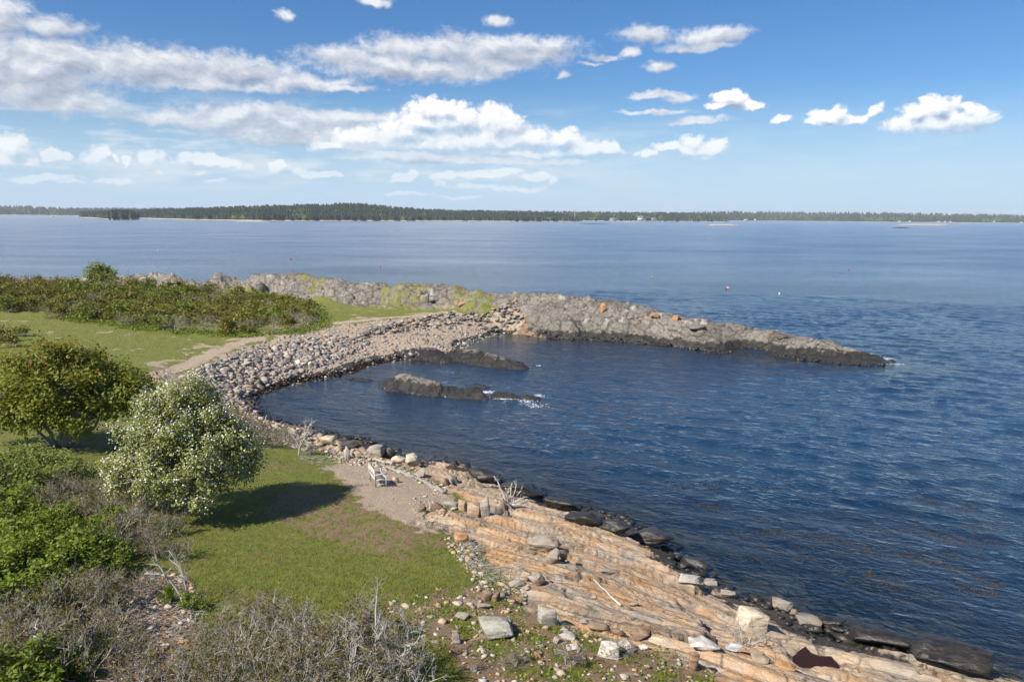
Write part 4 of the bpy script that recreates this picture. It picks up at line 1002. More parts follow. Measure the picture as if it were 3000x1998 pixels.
B = [(1146,1396,1169,1419,TAN,'small squared tan rock lying just in front of the bench'), (938,1280,986,1310,CREAM,'rounded cream boulder at the water edge left of the post'),
 (988,1284,1066,1316,DRK,'broad dark slab at the water edge behind the weathered post'), (1073,1300,1124,1338,GREY,'grey broken block beside the cove behind the bench'), (1112,1312,1160,1350,DRK,'dark grey block at the water edge behind the bench'),
 (1145,1338,1190,1366,CREAM,'cream weathered rock on the bank behind the bench, nearer the post'), (1186,1334,1228,1372,CREAM,'cream fractured rock with a deep crack on the bank beyond the bench'), (1232,1348,1244,1366,TAN,'narrow upright tan rock at the end of the cream rocks'),
 (1212,1376,1250,1404,GREY,'square grey block on the slope just above the cove beyond the bench'), (985,1318,1010,1338,TAN,'tan slab leaning left of the weathered post'), (1030,1322,1064,1344,TAN,'flat tan slab lying right of the weathered post'),
 (1216,1478,1254,1508,BRN,'brown flat block at the corner of the gravel patch'), (1258,1470,1296,1500,BRN,'brown layered stone between the flat block and the long grey stone'), (1294,1462,1342,1494,GREY,'long smooth grey boulder at the edge of the gravel patch'),
 (1288,1496,1308,1510,BRN,'small brown cube of stone below the long grey boulder'), (1318,1484,1338,1496,(0.45,0.47,0.48),'small pale blue grey cobble below the long grey boulder'),
 (1366,1474,1410,1524,TAN,'large square tan block standing at the edge of the ledge'), (1408,1462,1436,1528,GREY,'tall upright grey slab beside the large tan block'), (1340,1466,1368,1500,TAN,'tan block behind the large square tan block'), (1452,1496,1476,1517,DRK,'dark rounded stone on the ledge right of the upright slab'),
 (1330,1560,1372,1597,ORG,'rounded orange boulder at the edge of the lawn'), (1520,1676,1556,1714,TAN,'tan wedge leaning against the pale upright slab'), (1546,1674,1596,1722,GREY,'pale grey upright slab at the inner edge of the orange ledge'), (1486,1694,1540,1728,GREY,'flat grey slab below the leaning wedge'),
 (1410,1730,1444,1768,BRN,'brown layered block at the corner of the turf, left of its twin'), (1438,1732,1466,1770,BRN,'brown layered block at the corner of the turf, right of its twin'),
 (1388,1788,1512,1880,(0.45,0.45,0.38),'broad pale boulder covered in grey green lichen in the rocky turf'), (1576,1776,1630,1842,(0.38,0.37,0.33),'grey lichened boulder right of the broad pale boulder'), (1330,1790,1378,1820,GREY,'flat grey slab set in the turf left of the lichened boulder'),
 (1396,1764,1440,1790,GREY,'flat grey slab set in the turf above the lichened boulder'), (1320,1846,1352,1896,GREY,'grey stone at the side of the dirt track'),
 (1638,1846,1690,1880,(0.42,0.41,0.37),'lichened grey stone lying between turf and ledge'), (1618,1864,1640,1890,GREY,'small grey stone in the turf beside the lichened grey stone'), (1656,1880,1700,1908,WHT,'small whitish stone in the turf left of the white boulders'), (1622,1900,1660,1922,GREY,'low grey stone in the turf near the dry shrub'), (1562,1908,1586,1930,ORG,'small orange block in the turf'),
 (1745,1872,1822,1938,WHT,'big white quartz boulder, leftmost of the white row'), (1808,1872,1868,1920,(0.72,0.62,0.55),'pinkish white quartz boulder beside the big white one'), (1872,1886,1902,1906,WHT,'small white stone between the quartz boulders and the cream slab'),
 (1902,1862,2004,1906,CREAM,'broad cream slab in the row of white rocks'), (2018,1868,2108,1912,WHT,'long white quartz slab in the row of white rocks'), (2126,1878,2178,1916,(0.42,0.43,0.44),'pale grey stone at the end of the row of white rocks'), (2157,1782,2254,1868,CREAM,'large cream upright boulder standing on the ledge behind the bare bush'),
 (1836,1832,1908,1884,BRN,'dark brown striped boulder behind the white rocks'), (2018,1908,2050,1977,(0.34,0.22,0.13),'brown upright stone like a post at the turf edge'), (1720,1828,1790,1856,BRN,'low brown slab at the inner edge of the ledge'), (1790,1836,1832,1866,BRN,'small brown block beside the low brown slab'), (1694,1812,1726,1834,(0.30,0.30,0.30),'small grey block at the inner edge of the ledge'),
 (1640,1616,1662,1650,BRN,'small brown broken block below the rounded grey knob'), (1600,1606,1644,1656,GREY,'grey block split from the rounded grey knob'), (1756,1660,1800,1686,GREY,'flat grey stone lying in the middle of the orange ledge'), (1730,1744,1752,1758,GREY,'small round grey stone on the orange ledge near the driftwood pole'), (1840,1766,1870,1782,GREY,'small grey slab on the ledge right of the driftwood pole'),
 (2299,1704,2382,1756,(0.13,0.115,0.095),'dark flat slab tilted into the sea off the ledge'), (2279,1730,2313,1757,(0.30,0.24,0.17),'small tan block beside the dark tilted slab'), (2258,1746,2326,1798,(0.26,0.235,0.20),'grey layered block at the waterline'), (2314,1782,2346,1812,(0.27,0.22,0.17),'squarish tan block below the grey layered block'),
 (2340,1798,2418,1846,(0.22,0.20,0.175),'long grey slab lying along the waterline'), (2060,1694,2104,1722,GREY,'pale grey slab broken from the ledge edge'), (2110,1730,2164,1762,GREY,'grey slab at the ledge edge next to the shallow water'), (1990,1680,2056,1716,(0.44,0.42,0.38),'pale grey block at the ledge edge above the shallow water'),
 (288,1938,334,1972,ORG,'orange flat slab lying on the scree at the lower left'), (372,1985,400,2010,ORG,'small tan slab on the scree below the bottom shrubs'), (520,1876,552,1896,ORG,'thin orange slab at the top of the scree'), (462,1852,492,1872,ORG,'thin orange slab in the middle of the scree'), (2200,1920,2260,1950,(0.40,0.33,0.24),'low tan slab near the tide pool'), (2270,1932,2330,1962,ORG,'orange slab just left of the tide pool')]
for k, b in enumerate(B): boulder(*b[:6], 300+k, rz=random.Random(k).uniform(-0.5, 0.5), tilt=(random.Random(k+50).uniform(-0.12, 0.12), random.Random(k+90).uniform(-0.14, 0.14)))
boulder(1540,1540,1646,1634,(0.40,0.35,0.28),'large rounded grey knob of rock rising from the orange ledge',411,rz=-0.35,depth=0.9,sub=4,blocky=0.2,flat=0.34)
WETB = [(1372,1368,1470,1416,'long black wet rock at the waterline above the driftwood roots'), (1478,1400,1586,1466,'black rounded wet rock just behind the driftwood roots'), (1600,1462,1690,1500,'low black wet rock between the rounded black rock and the black ledge'), (1664,1490,1760,1546,'black wet slab at the waterline, first of the black row'),
 (1748,1508,1850,1570,'long black wet slab in the middle of the black row'), (1836,1520,1966,1612,'large square black wet block at the end of the black row'), (2000,1612,2070,1672,'dark brown wet rock where the sea meets the ledge end'), (2400,1790,2470,1850,'dark wet rock below the long grey slab'), (2440,1832,2490,1864,'small dark wet boulder in the gap at the waterline'),
 (2500,1836,2674,1906,'long dark brown wet slab half under water'), (2700,1880,2900,1980,'large dark wet slab half under water at the lower right'), (2380,1770,2440,1800,'dark slab just under the surface beside the long grey slab')]
for k, b in enumerate(WETB): boulder(b[0]-12, b[1]+(b[3]-b[1])*0.25, b[2]+12, b[3], DRK, b[4], 500+k, wet=True, rz=math.atan2(STRIKE[1], STRIKE[0])+0.1*(k % 3-1), depth=0.62, flat=0.26, name='wet_rock', blocky=0.5, tilt=(-0.18, 0.06*(k % 3-1)), sub=4)
# rocks breaking the skyline of the point
for k, (x0, y0, x1, y1, c_, lb) in enumerate([(848,796,884,822,GREY,'grey rock with an upright slab on the crest of the point'), (855,796,866,812,GREY,'thin upright slab standing on the crest rock of the point'), (950,806,982,824,ORG,'small orange topped rock on the crest of the point'),
   (1758,892,1776,926,ORG,'rust stained upright block on the rocky point'), (1904,917,1934,936,(0.34,0.23,0.13),'rusty block on the crest of the point'), (1968,924,1990,942,ORG,'orange cube of rock on the crest of the point'), (2015,950,2072,968,(0.20,0.19,0.17),'dark flat slab on the flank of the point'), (2272,978,2312,994,DRK,'dark overhanging slab near the low end of the point'),
   (1232,868,1258,894,GREY,'grey block at the foot of the green bank on the point'), (1500,884,1520,896,GREY,'small pale rock in the green bank'), (1436,878,1466,890,GREY,'flat pale rock lying in the green bank'), (1340,886,1366,900,ORG,'orange lichened rock in the green bank')]):
    boulder(x0, y0, x1, y1, c_, lb, 600+k)

# ------------------------------------------------------------------ plants
m_bark = simple_mat('grey_bark', (0.20, 0.18, 0.155), (0.34, 0.315, 0.285), 0.9, 9, 0.6, stretch=(1, 1, 0.3))
m_twig = simple_mat('grey_twigs', (0.26, 0.235, 0.20), (0.48, 0.445, 0.395), 0.9, 5, 0.2)
m_bleach = simple_mat('bleached_wood', (0.27, 0.25, 0.22), (0.48, 0.45, 0.405), 0.85, 7, 0.6, stretch=(1, 1, 0.4))
m_apple = leaf_mat('apple_leaf', [(0.0, (0.115, 0.140, 0.024)), (0.4, (0.225, 0.245, 0.055)), (0.75, (0.32, 0.33, 0.100)), (1.0, (0.42, 0.41, 0.18))], 0.35)
m_blossom = simple_mat('blossom', (0.60, 0.60, 0.52), (0.76, 0.75, 0.70), 0.7, 3, 0.0)
m_maple = leaf_mat('maple_leaf', [(0.0, (0.090, 0.105, 0.010)), (0.35, (0.160, 0.180, 0.014)), (0.7, (0.235, 0.250, 0.024)), (1.0, (0.31, 0.31, 0.040))], 0.35)
m_mapletip = leaf_mat('maple_young_leaf', [(0.0, (0.16, 0.075, 0.016)), (0.5, (0.25, 0.135, 0.022)), (1.0, (0.32, 0.21, 0.03))], 0.35)
m_rose = leaf_mat('green_bush_leaf', [(0.0, (0.075, 0.110, 0.010)), (0.5, (0.150, 0.205, 0.018)), (1.0, (0.26, 0.31, 0.045))], 0.35)
m_pale = leaf_mat('pale_bush_leaf', [(0.0, (0.110, 0.145, 0.025)), (0.5, (0.21, 0.25, 0.055)), (1.0, (0.34, 0.36, 0.13))], 0.35)
m_olive = leaf_mat('olive_bush_leaf', [(0.0, (0.085, 0.058, 0.018)), (0.5, (0.14, 0.105, 0.024)), (1.0, (0.20, 0.15, 0.035))], 0.3)
m_thick = leaf_mat('thicket_leaf', [(0.0, (0.085, 0.070, 0.014)), (0.4, (0.150, 0.130, 0.018)), (0.75, (0.200, 0.180, 0.026)), (1.0, (0.26, 0.24, 0.05))], 0.25, patch=0.25)
m_thickg = leaf_mat('thicket_green_leaf', [(0.0, (0.085, 0.105, 0.012)), (0.5, (0.165, 0.190, 0.020)), (1.0, (0.27, 0.29, 0.07))], 0.3, patch=0.3)
m_blade = leaf_mat('grass_blade', [(0.0, (0.110, 0.145, 0.016)), (0.5, (0.200, 0.235, 0.030)), (1.0, (0.34, 0.33, 0.09))], 0.4, patch=0.6)
m_straw = leaf_mat('dry_grass', [(0.0, (0.25, 0.20, 0.12)), (1.0, (0.45, 0.38, 0.24))], 0.3)

def twigs(rng, n0, kids, len0, spread, rad0, shrink=0.66, rise=0.25, wander=0.35, start_r=0.12):
    """a fan of branching sticks; returns segments and the tips"""
    a = rng.uniform(0, 6.28, n0); tilt = rng.uniform(0.1, spread, n0)
    D = np.column_stack([np.cos(a)*np.sin(tilt), np.sin(a)*np.sin(tilt), np.cos(tilt)])
    S = np.column_stack([np.cos(a), np.sin(a), np.zeros(n0)])*start_r*rng.uniform(0.2, 1, n0)[:, None]
    L = len0*rng.uniform(0.75, 1.2, n0); R = np.full(n0, rad0)*rng.uniform(0.7, 1.2, n0)
    A0, A1, B0, B1, tips = [], [], [], [], []
    for lv in range(len(kids)+1):
        M = S+D*(L*0.5)[:, None]+rng.normal(size=S.shape)*(L*0.07)[:, None]
        D2 = D+rng.normal(size=D.shape)*wander*0.6+np.array([0, 0, rise*0.4]); D2 /= np.linalg.norm(D2, axis=1)[:, None]
        E_ = M+D2*(L*0.5)[:, None]
        A0 += [S, M]; A1 += [M, E_]; B0 += [R, R*0.82]; B1 += [R*0.82, R*0.62]
        if lv >= len(kids)-1: tips.append(E_)
        if lv == len(kids): break
        k = kids[lv]; n = len(S); f = rng.uniform(0.35, 1.0, (n, k)); f[:, 0] = 1.0
        Pn = np.where((f < 0.5)[..., None], S[:, None]+(M-S)[:, None]*(f*2)[..., None], M[:, None]+(E_-M)[:, None]*(f*2-1)[..., None]).reshape(-1, 3)
        Dn = np.repeat(D2, k, 0)+rng.normal(size=(n*k, 3))*wander*1.7; Dn[:, 2] += rise; Dn /= np.linalg.norm(Dn, axis=1)[:, None]
        L = np.repeat(L, k)*shrink*rng.uniform(0.7, 1.2, n*k); R = np.repeat(R, k)*0.56; S, D = Pn, Dn
    return np.concatenate(A0), np.concatenate(A1), np.concatenate(B0), np.concatenate(B1), np.concatenate(tips)
def around(C, rad, per, rng):
    d = rng.normal(size=(len(C)*per, 3)); return np.repeat(C, per, 0)+d*rad
PROTO = {}
def make_proto(kind, seed):
    rng = np.random.default_rng(seed); st, fo = MB(), MB()
    if kind == 'twiggy':
        a, b, r0, r1, tips = twigs(rng, 11, (3, 4, 4), 0.62, 1.15, 0.022, 0.68, 0.22, 0.38, 0.3)
        st.segs(a, b, r0, r1, 3); m = m_olive
        fo.leaves(around(tips[rng.random(len(tips)) < 0.45], 0.04, 3, rng), 0.042, rng, 0.6)
    elif kind == 'bare':
        a, b, r0, r1, tips = twigs(rng, 8, (3, 3, 4), 0.72, 0.95, 0.030, 0.66, 0.25, 0.36, 0.25)
        st.segs(a, b, r0, r1, 4); m = m_olive
        fo.leaves(around(tips[rng.random(len(tips)) < 0.12], 0.03, 2, rng), 0.032, rng)
    elif kind in ('green', 'pale'):
        a, b, r0, r1, tips = twigs(rng, 12, (3, 4), 0.62, 1.2, 0.016, 0.70, 0.25, 0.40, 0.35)
        st.segs(a, b, r0, r1, 3); m = m_rose if kind == 'green' else m_pale
        fo.leaves(around(tips, 0.085, 9, rng), 0.085, rng, 0.9)
    elif kind == 'low_olive' or kind == 'low_green':
        a, b, r0, r1, tips = twigs(rng, 8, (3, 3), 0.6, 1.15, 0.02, 0.66, 0.22, 0.42, 0.3)
        st.segs(a, b, r0, r1, 3); m = m_thick if kind == 'low_olive' else m_thickg
        fo.leaves(around(tips, 0.14, 4, rng), 0.16, rng, 0.8, 1.3)
    elif kind == 'low_grey':
        a, b, r0, r1, tips = twigs(rng, 9, (3, 4), 0.62, 1.05, 0.020, 0.66, 0.25, 0.4, 0.3)
        st.segs(a, b, r0, r1*1.2, 3); m = m_thick
        fo.leaves(around(tips[rng.random(len(tips)) < 0.5], 0.10, 1, rng), 0.11, rng, 0.8, 1.3)
    return st.build('stems', m_bleach if kind == 'bare' else m_twig), fo.build('foliage', m), (st, fo, m)
for kd, n in (('twiggy', 4), ('bare', 2), ('green', 3), ('pale', 2), ('low_olive', 4), ('low_green', 2), ('low_grey', 3)):
    PROTO[kd] = [make_proto(kd, 40+7*k+len(kd)) for k in range(n)]
def shrub(px, py, scale, kind, label, group, name='shrub', rng=np.random.default_rng(4), hs=1.0, pos=None):
    g_ = GF(px, py) if pos is None else pos
    st, fo, _ = PROTO[kind][rng.integers(len(PROTO[kind]))]
    e = empty(name, (g_[0], g_[1], g_[2]-0.04), rng.uniform(0, 6.28), (scale, scale, scale*hs))
    tag(e, label, 'shrub', group)
    obj('stems', st, e); obj('foliage', fo, e)
    return e
GR = {'pale': ('pale green leafy shrub in the bank below the left tree', 'pale green shrubs below the left tree'), 'green': ('bright green leafy shrub in the thicket at the lower left', 'bright green shrubs in the lower left thicket'),
      'mid': ('grey twiggy shrub with sparse olive leaves left of the lawn', 'twiggy shrubs left of the lawn'), 'low': ('brownish twiggy shrub in the lower left corner beside the scree', 'twiggy shrubs in the lower left corner'),
      'bot': ('grey twiggy shrub along the bottom edge below the lawn', 'twiggy shrubs below the lawn'), 'brush': ('grey brush on the bank right of the blossoming tree', 'brush on the bank by the cove')}
for x, y, s_ in ((40,1420,1.15),(120,1440,1.1),(200,1400,0.95),(-40,1390,1.1),(60,1370,1.0),(150,1375,0.9),(-20,1450,1.2)): shrub(x, y, s_, 'pale', *GR['pale'])
for x, y, s_ in ((30,1540,1.2),(110,1610,1.15),(200,1660,1.1),(60,1670,1.2),(150,1710,1.2),(250,1700,1.0),(20,1770,1.2),(90,1800,1.1),(-40,1720,1.2),(290,1640,0.9),(-30,1600,1.2),(330,1560,0.8),(-20,1830,1.1),(190,1560,0.8),(260,1600,0.9),(60,1490,0.9),(330,1690,0.7),(140,2010,0.9),(40,2040,1.0)): shrub(x, y, s_, 'green', *GR['green'])
for x, y, s_, lb in ((210,1990,0.6,'small green bush at the bottom edge by the white branches'), (270,1780,0.6,'small green bush between the twiggy shrubs and the green thicket'), (560,1790,0.45,'low green plant at the foot of the curved pale trunk'), (480,1760,0.4,'low green plant left of the curved pale trunk'), (1000,1870,0.4,'low green plant among the bottom shrubs below the lawn'), (1180,1860,0.4,'low green plant beside the big bleached shrub')): shrub(x, y, s_, 'green', lb, None)
for x, y, s_ in ((140,1500,1.1),(220,1480,1.1),(300,1470,1.05),(380,1500,1.1),(250,1545,1.0),(430,1545,1.1),(350,1590,1.1),(480,1580,0.8),(420,1480,0.9),(310,1530,1.0),(520,1640,0.7),(410,1620,0.9),(460,1640,0.8),(180,1440,0.9)): shrub(x, y, s_, 'twiggy', *GR['mid'])
for x, y, s_ in ((60,1860,1.2),(160,1840,1.2),(260,1810,1.15),(340,1790,1.0),(300,1880,1.0),(110,1940,1.2),(220,1920,1.1),(30,2000,1.2),(-20,1920,1.2),(300,1740,0.9),(410,1740,0.7),(250,1980,1.0),(350,1940,0.7),(400,2020,0.9)): shrub(x, y, s_, 'twiggy', *GR['low'])
for x, y, s_ in ((680,1880,0.95),(760,1850,1.0),(850,1880,1.0),(930,1900,1.05),(720,1950,1.1),(820,1970,1.1),(920,1985,1.15),(1010,1920,1.1),(1090,1900,1.1),(1050,1990,1.2),(1150,1970,1.15),(640,1980,1.0),(980,2060,1.2),(820,2060,1.2),(700,2050,1.1),(1130,2050,1.2),(560,2040,0.9),(590,1940,0.8),(1200,2030,1.0)): shrub(x, y, s_, 'bare' if (x//10) % 3 == 0 else 'twiggy', *GR['bot'])
for x, y, s_ in ((690,1290,1.0),(745,1305,1.1),(660,1255,1.0),(795,1310,0.9),(840,1300,0.8),(720,1250,0.9),(770,1265,0.8),(640,1215,0.9),(690,1230,0.9),(760,1290,0.9),(820,1285,0.7),(870,1315,0.7),(905,1330,0.6)): shrub(x, y, s_, 'twiggy', *GR['brush'])
for x, y, s_ in ((620,1200,0.9),(520,1130,1.0),(480,1110,1.0),(560,1150,0.9)): shrub(x, y, s_, 'bare', 'pale grey bare shrub on the shore just behind the blossoming tree', 'bare shrubs behind the blossoming tree')
for x, y, s_, lb in ((1660,1950,0.55,'dry reddish brush in the turf below the lichened boulder'), (1800,1925,0.5,'small dry twiggy shrub left of the white boulders'), (1500,1960,0.45,'low dry shrub beside the dirt track'), (1240,1245,0.3,None)):
    if lb: shrub(x, y, s_, 'twiggy', lb, None)
shrub(2185,1890,0.75,'bare','leafless thin bush on the ledge in front of the cream boulder',None)
ORD = ['leftmost', 'second from the left', 'third from the left', 'fourth from the left', 'fifth from the left', 'sixth from the left', 'seventh from the left', 'eighth from the left', 'ninth from the left', 'tenth from the left',
       'eleventh from the left', 'twelfth from the left', 'thirteenth from the left', 'fourteenth from the left', 'fifteenth from the left', 'sixteenth from the left', 'seventeenth from the left', 'eighteenth from the left', 'nineteenth from the left', 'twentieth from the left']
_grp = {}
for o in scene.objects:
    if o.get('category') == 'shrub' and o.get('group'): _grp.setdefault(o['group'], []).append(o)
for gname, L in _grp.items():
    L.sort(key=lambda o: project(o.location)[0])
    if len(L) <= 20:
        for k, o in enumerate(L): o['label'] = o['label']+', '+ORD[k]
# mid-distance thicket behind the far lawn
THICK = Gxy([(-80,912),(100,916),(215,938),(330,950),(425,965),(595,980),(722,984),(850,976),(934,955),(928,925),(870,892),(770,872),(650,862),(560,852),(470,848),(380,842),(200,834),(0,830),(-320,832),(-320,905)])
pt = in_poly(THICK, 2600, 61); kp = []
for k in range(len(pt)):
    if all((pt[k, 0]-pt[j, 0])**2+(pt[k, 1]-pt[j, 1])**2 > 1.75**2 for j in kp): kp.append(k)
pt = pt[kp]; ht = Hf(pt[:, 0], pt[:, 1]); edge_d = sdist(pt[:, 0], pt[:, 1], THICK)
nz = fbm(pt[:, 0]*0.09, pt[:, 1]*0.09, 3, 88)
front = sorted(range(len(pt)), key=lambda k: np.hypot(*pt[k]))
rt = np.random.default_rng(66)
def mid_kind(k):
    v = nz[k]+rt.normal()*0.18
    nearf = edge_d[k] < 6 and np.hypot(*pt[k]) < 112
    if nearf and rt.random() < 0.55: return 'low_grey'
    return 'low_green' if v > 0.22 else ('low_grey' if v < -0.30 else 'low_olive')
ML = {'low_olive': 'olive brown shrub at the front of the thicket beyond the far lawn', 'low_green': 'green shrub at the front of the thicket beyond the far lawn', 'low_grey': 'grey leafless shrub at the front of the thicket beyond the far lawn'}
bulk = {}
for q, k in enumerate(front):
    kd = mid_kind(k); s_ = rt.uniform(0.95, 1.65)*(1.05 if kd != 'low_green' else 1.15)
    if q < 90:
        shrub(0, 0, s_, kd, ML[kd], 'front shrubs of the far thicket: '+kd[4:], rng=rt, pos=(pt[k, 0], pt[k, 1], ht[k]), hs=0.95)
    else:
        pi = rt.integers(len(PROTO[kd])); st, fo, m = PROTO[kd][pi][2]
        a = rt.uniform(0, 6.28); Rm = np.array([[math.cos(a), -math.sin(a), 0], [math.sin(a), math.cos(a), 0], [0, 0, rt.uniform(0.85, 1.15)]])*s_
        for part, src in (('stems', st), ('foliage', fo)):
            mbk = bulk.setdefault((part, m.name if part == 'foliage' else 'twig'), MB())
            V = np.concatenate(src.v)@Rm.T+np.array([pt[k, 0], pt[k, 1], ht[k]-0.05]); mbk.add(V, np.concatenate(src.f4))
thk = empty('shrub_thicket', (0, 0, 0)); tag(thk, 'dense olive and grey thicket spreading behind the far lawn', 'thicket', kind='stuff')
for (part, mn), mbk in bulk.items(): tag(obj('stems' if part == 'stems' else 'foliage', mbk.build(part, m_twig if part == 'stems' else MATS[mn]), thk), kind='stuff')
for x, y, s_, kd, lb in ((30,1015,1.2,'low_olive','olive shrub at the left edge behind the yellow green tree'), (-10,1000,1.4,'low_olive','darker shrub at the far left edge behind the yellow green tree'), (60,985,1.0,'low_olive','small olive shrub at the left edge of the far lawn'), (232,850,1.4,'low_green','pale green shrub beside the round tree in the thicket'), (385,842,1.3,'low_olive','dark bushy shrub on the skyline where the point begins'), (500,838,1.1,'low_olive','small dark shrub on the skyline rocks'), (1010,858,0.8,'low_grey','grey brown brush on the flank of the point'), (870,838,0.9,'low_grey','grey brown brush near the crest of the point')):
    shrub(x, y, s_, kd, lb, None)

# ------------------------------------------------------------------ trees
def limb(mb, p0, p1, r0, r1, rng, n=6, bend=0.12, sides=7):
    p0 = np.asarray(p0, float); p1 = np.asarray(p1, float); t = np.linspace(0, 1, n)[:, None]
    L = np.linalg.norm(p1-p0); w = np.cumsum(rng.normal(size=(n, 3)), 0); w -= w[0]+(w[-1]-w[0])*t
    mb.tube(p0+(p1-p0)*t+w*L*bend*0.25, np.linspace(r0, r1, n), sides)
def tree(name, base, label, lobes, stems, leaf_m, leaf_size, n_tip, per_tip, seed, trunk_r, blossom=None, tip_m=None, clump=0.30, core=0.45, fit=(1, 1, 1, 1, 1, 1)):
    """lobes: (x, y, z, rx, ry, rz) ellipsoids of the crown, in metres from the base"""
    rng = np.random.default_rng(seed); e = empty(name, base); tag(e, label, 'tree')
    Lb = np.array(lobes)*np.array(fit); vol = Lb[:, 3]*Lb[:, 4]*Lb[:, 5]; pick = rng.choice(len(Lb), n_tip, p=vol/vol.sum())
    d = rng.normal(size=(n_tip, 3)); d /= np.linalg.norm(d, axis=1)[:, None]
    r = core+(1-core)*rng.random(n_tip)**0.5
    tips = Lb[pick, :3]+d*r[:, None]*Lb[pick, 3:]
    gap = fbm(tips[:, 0]*0.9+seed, tips[:, 2]*0.9+tips[:, 1]*0.5, 2, seed) > -0.20
    tips = np.where((rng.random(n_tip) < 0.09)[:, None], Lb[:, :3].mean(0)+(tips-Lb[:, :3].mean(0))*1.13, tips)
    tips = tips*(1+0.20*fbm(tips[:, 0]*0.7, tips[:, 2]*0.7+tips[:, 1]*0.4, 2, seed+5))[:, None]
    tips = tips[gap & (tips[:, 2] > 0.25)]; out = r[gap][:len(tips)]
    tk = MB()
    forks = []
    for (x, y, z, rad, hx, hy, hz) in stems:
        limb(tk, (x, y, -0.15), (hx, hy, hz), rad, rad*0.6, rng, 7, 0.10, 8); forks.append((hx, hy, hz))
    forks = np.array(forks); me = tk.build('trunk', m_bark, True); obj('trunk', me, e)
    br = MB()
    for k, l in enumerate(Lb):
        f = forks[np.argmin(np.linalg.norm(forks-l[:3], axis=1))]; limb(br, f, l[:3]+np.array([0, 0, 0.1]), trunk_r*0.48, trunk_r*0.16, rng, 6, 0.2, 6)
    sel = rng.random(len(tips)) < 0.5
    own = np.array([Lb[np.argmin(np.linalg.norm((Lb[:, :3]-t)/Lb[:, 3:], axis=1)), :3] for t in tips[sel]])
    mid = own*0.45+tips[sel]*0.55+rng.normal(size=own.shape)*0.12-np.array([0, 0, 0.1])
    br.segs(own, mid, 0.026, 0.015, 4); br.segs(mid, tips[sel], 0.015, 0.005, 3)
    obj('branches', br.build('branches', m_bark), e)
    fo = MB(); C = around(tips, clump, per_tip, rng)
    def outw(q):
        i = np.argmin(((q[:, None, :]-Lb[None, :, :3])**2).sum(2), 1); w = (q-Lb[i, :3])/Lb[i, 3:]; return w/(np.linalg.norm(w, axis=1)[:, None]+1e-6)*1.1
    topness = (C[:, 2]-C[:, 2].min())/(np.ptp(C[:, 2])+1e-6)
    if tip_m is not None:
        ism = rng.random(len(C)) < np.clip((topness-0.5)*0.9, 0, 0.4)
        ft = MB(); ft.leaves(C[ism], leaf_size*0.85, rng, 0.3, bias=outw(C[ism])); obj('young_foliage', ft.build('young_foliage', tip_m), e); C = C[~ism]
    fo.leaves(C, leaf_size, rng, 0.3, bias=outw(C)); obj('crown', fo.build('crown', leaf_m), e)
    if blossom:
        ob = tips[(fbm(tips[:, 0]*1.3+3, tips[:, 2]*1.3+tips[:, 1]*0.8, 2, seed+8)+rng.normal(size=len(tips))*0.22 > 0.5-blossom)]
        bl = MB(); bl.leaves(around(ob+(ob-Lb[:, :3].mean(0))*0.03+np.array([0, 0, 0.07]), clump*0.9, 15, rng), 0.062, rng, 0.8, 1.1, 0.35)
        obj('blossom', bl.build('blossom', m_blossom), e)
    return e
b_ap = GF(550,1502)
tree('apple_tree', b_ap, 'round leafy tree covered in white blossom beside the lawn',
     [(0.1,0.3,4.6,1.25,1.2,0.95),(-1.1,0.3,4.3,1.2,1.2,0.9),(1.0,0.2,4.2,1.25,1.2,0.95),(0.2,-1.0,3.9,1.3,1.2,1.0),(-1.9,0.1,3.3,1.2,1.3,0.95),(2.0,0.3,3.3,1.25,1.3,1.0),(-0.6,1.2,3.6,1.3,1.2,1.1),(1.2,1.3,3.3,1.2,1.2,1.0),(-1.2,-1.3,3.0,1.3,1.2,0.95),(1.1,-1.5,2.9,1.3,1.1,0.95),
      (-2.7,-0.3,2.2,1.05,1.1,0.8),(2.8,-0.1,2.3,1.0,1.1,0.85),(-1.9,-1.5,1.8,1.05,1.0,0.7),(0.0,-2.0,2.0,1.25,0.9,0.8),(2.0,-1.5,1.8,1.15,0.95,0.75),(1.2,-2.1,1.3,0.95,0.7,0.5),(-3.0,-0.9,1.3,0.6,0.6,0.4),(0.3,0.0,2.9,1.5,1.5,1.2)],
     [(0,0,0,0.24,0.25,0.1,1.5)], m_apple, 0.080, 1700, 32, 11, 0.24, 1.10, clump=0.17, core=0.62, fit=(0.90, 0.90, 1.04, 0.80, 0.82, 0.92))
b_mp = GF(188,1308)
tree('maple_tree', b_mp, 'spreading many stemmed tree with yellow green leaves and reddish tips',
     [(0,0,3.4,2.6,2.6,1.9),(-2.4,0,3.2,1.9,1.9,1.5),(2.3,0.4,3.1,1.9,2.0,1.4),(-0.9,0,4.9,1.9,1.8,1.15),(0.9,0.4,4.6,1.7,1.7,1.1),(3.6,0.6,2.9,1.2,1.4,1.0),(-3.3,-0.4,2.0,1.3,1.3,0.8),(-1.2,-1.4,2.3,1.8,1.3,1.0),(1.6,-1.2,2.2,1.5,1.3,0.9),(3.0,1.6,3.6,1.3,1.3,1.0)],
     [(-0.35,0,0,0.13,-1.5,0,2.2),(-0.12,0.1,0,0.15,-0.6,0.2,2.7),(0.1,-0.1,0,0.14,0.4,-0.1,2.8),(0.3,0.1,0,0.13,1.4,0.3,2.3),(0.45,0,0,0.11,2.2,0.2,1.9),(-0.5,-0.1,0,0.10,-2.1,-0.3,1.8)], m_maple, 0.125, 1250, 22, 12, 0.16, None, m_mapletip, clump=0.24, core=0.5)
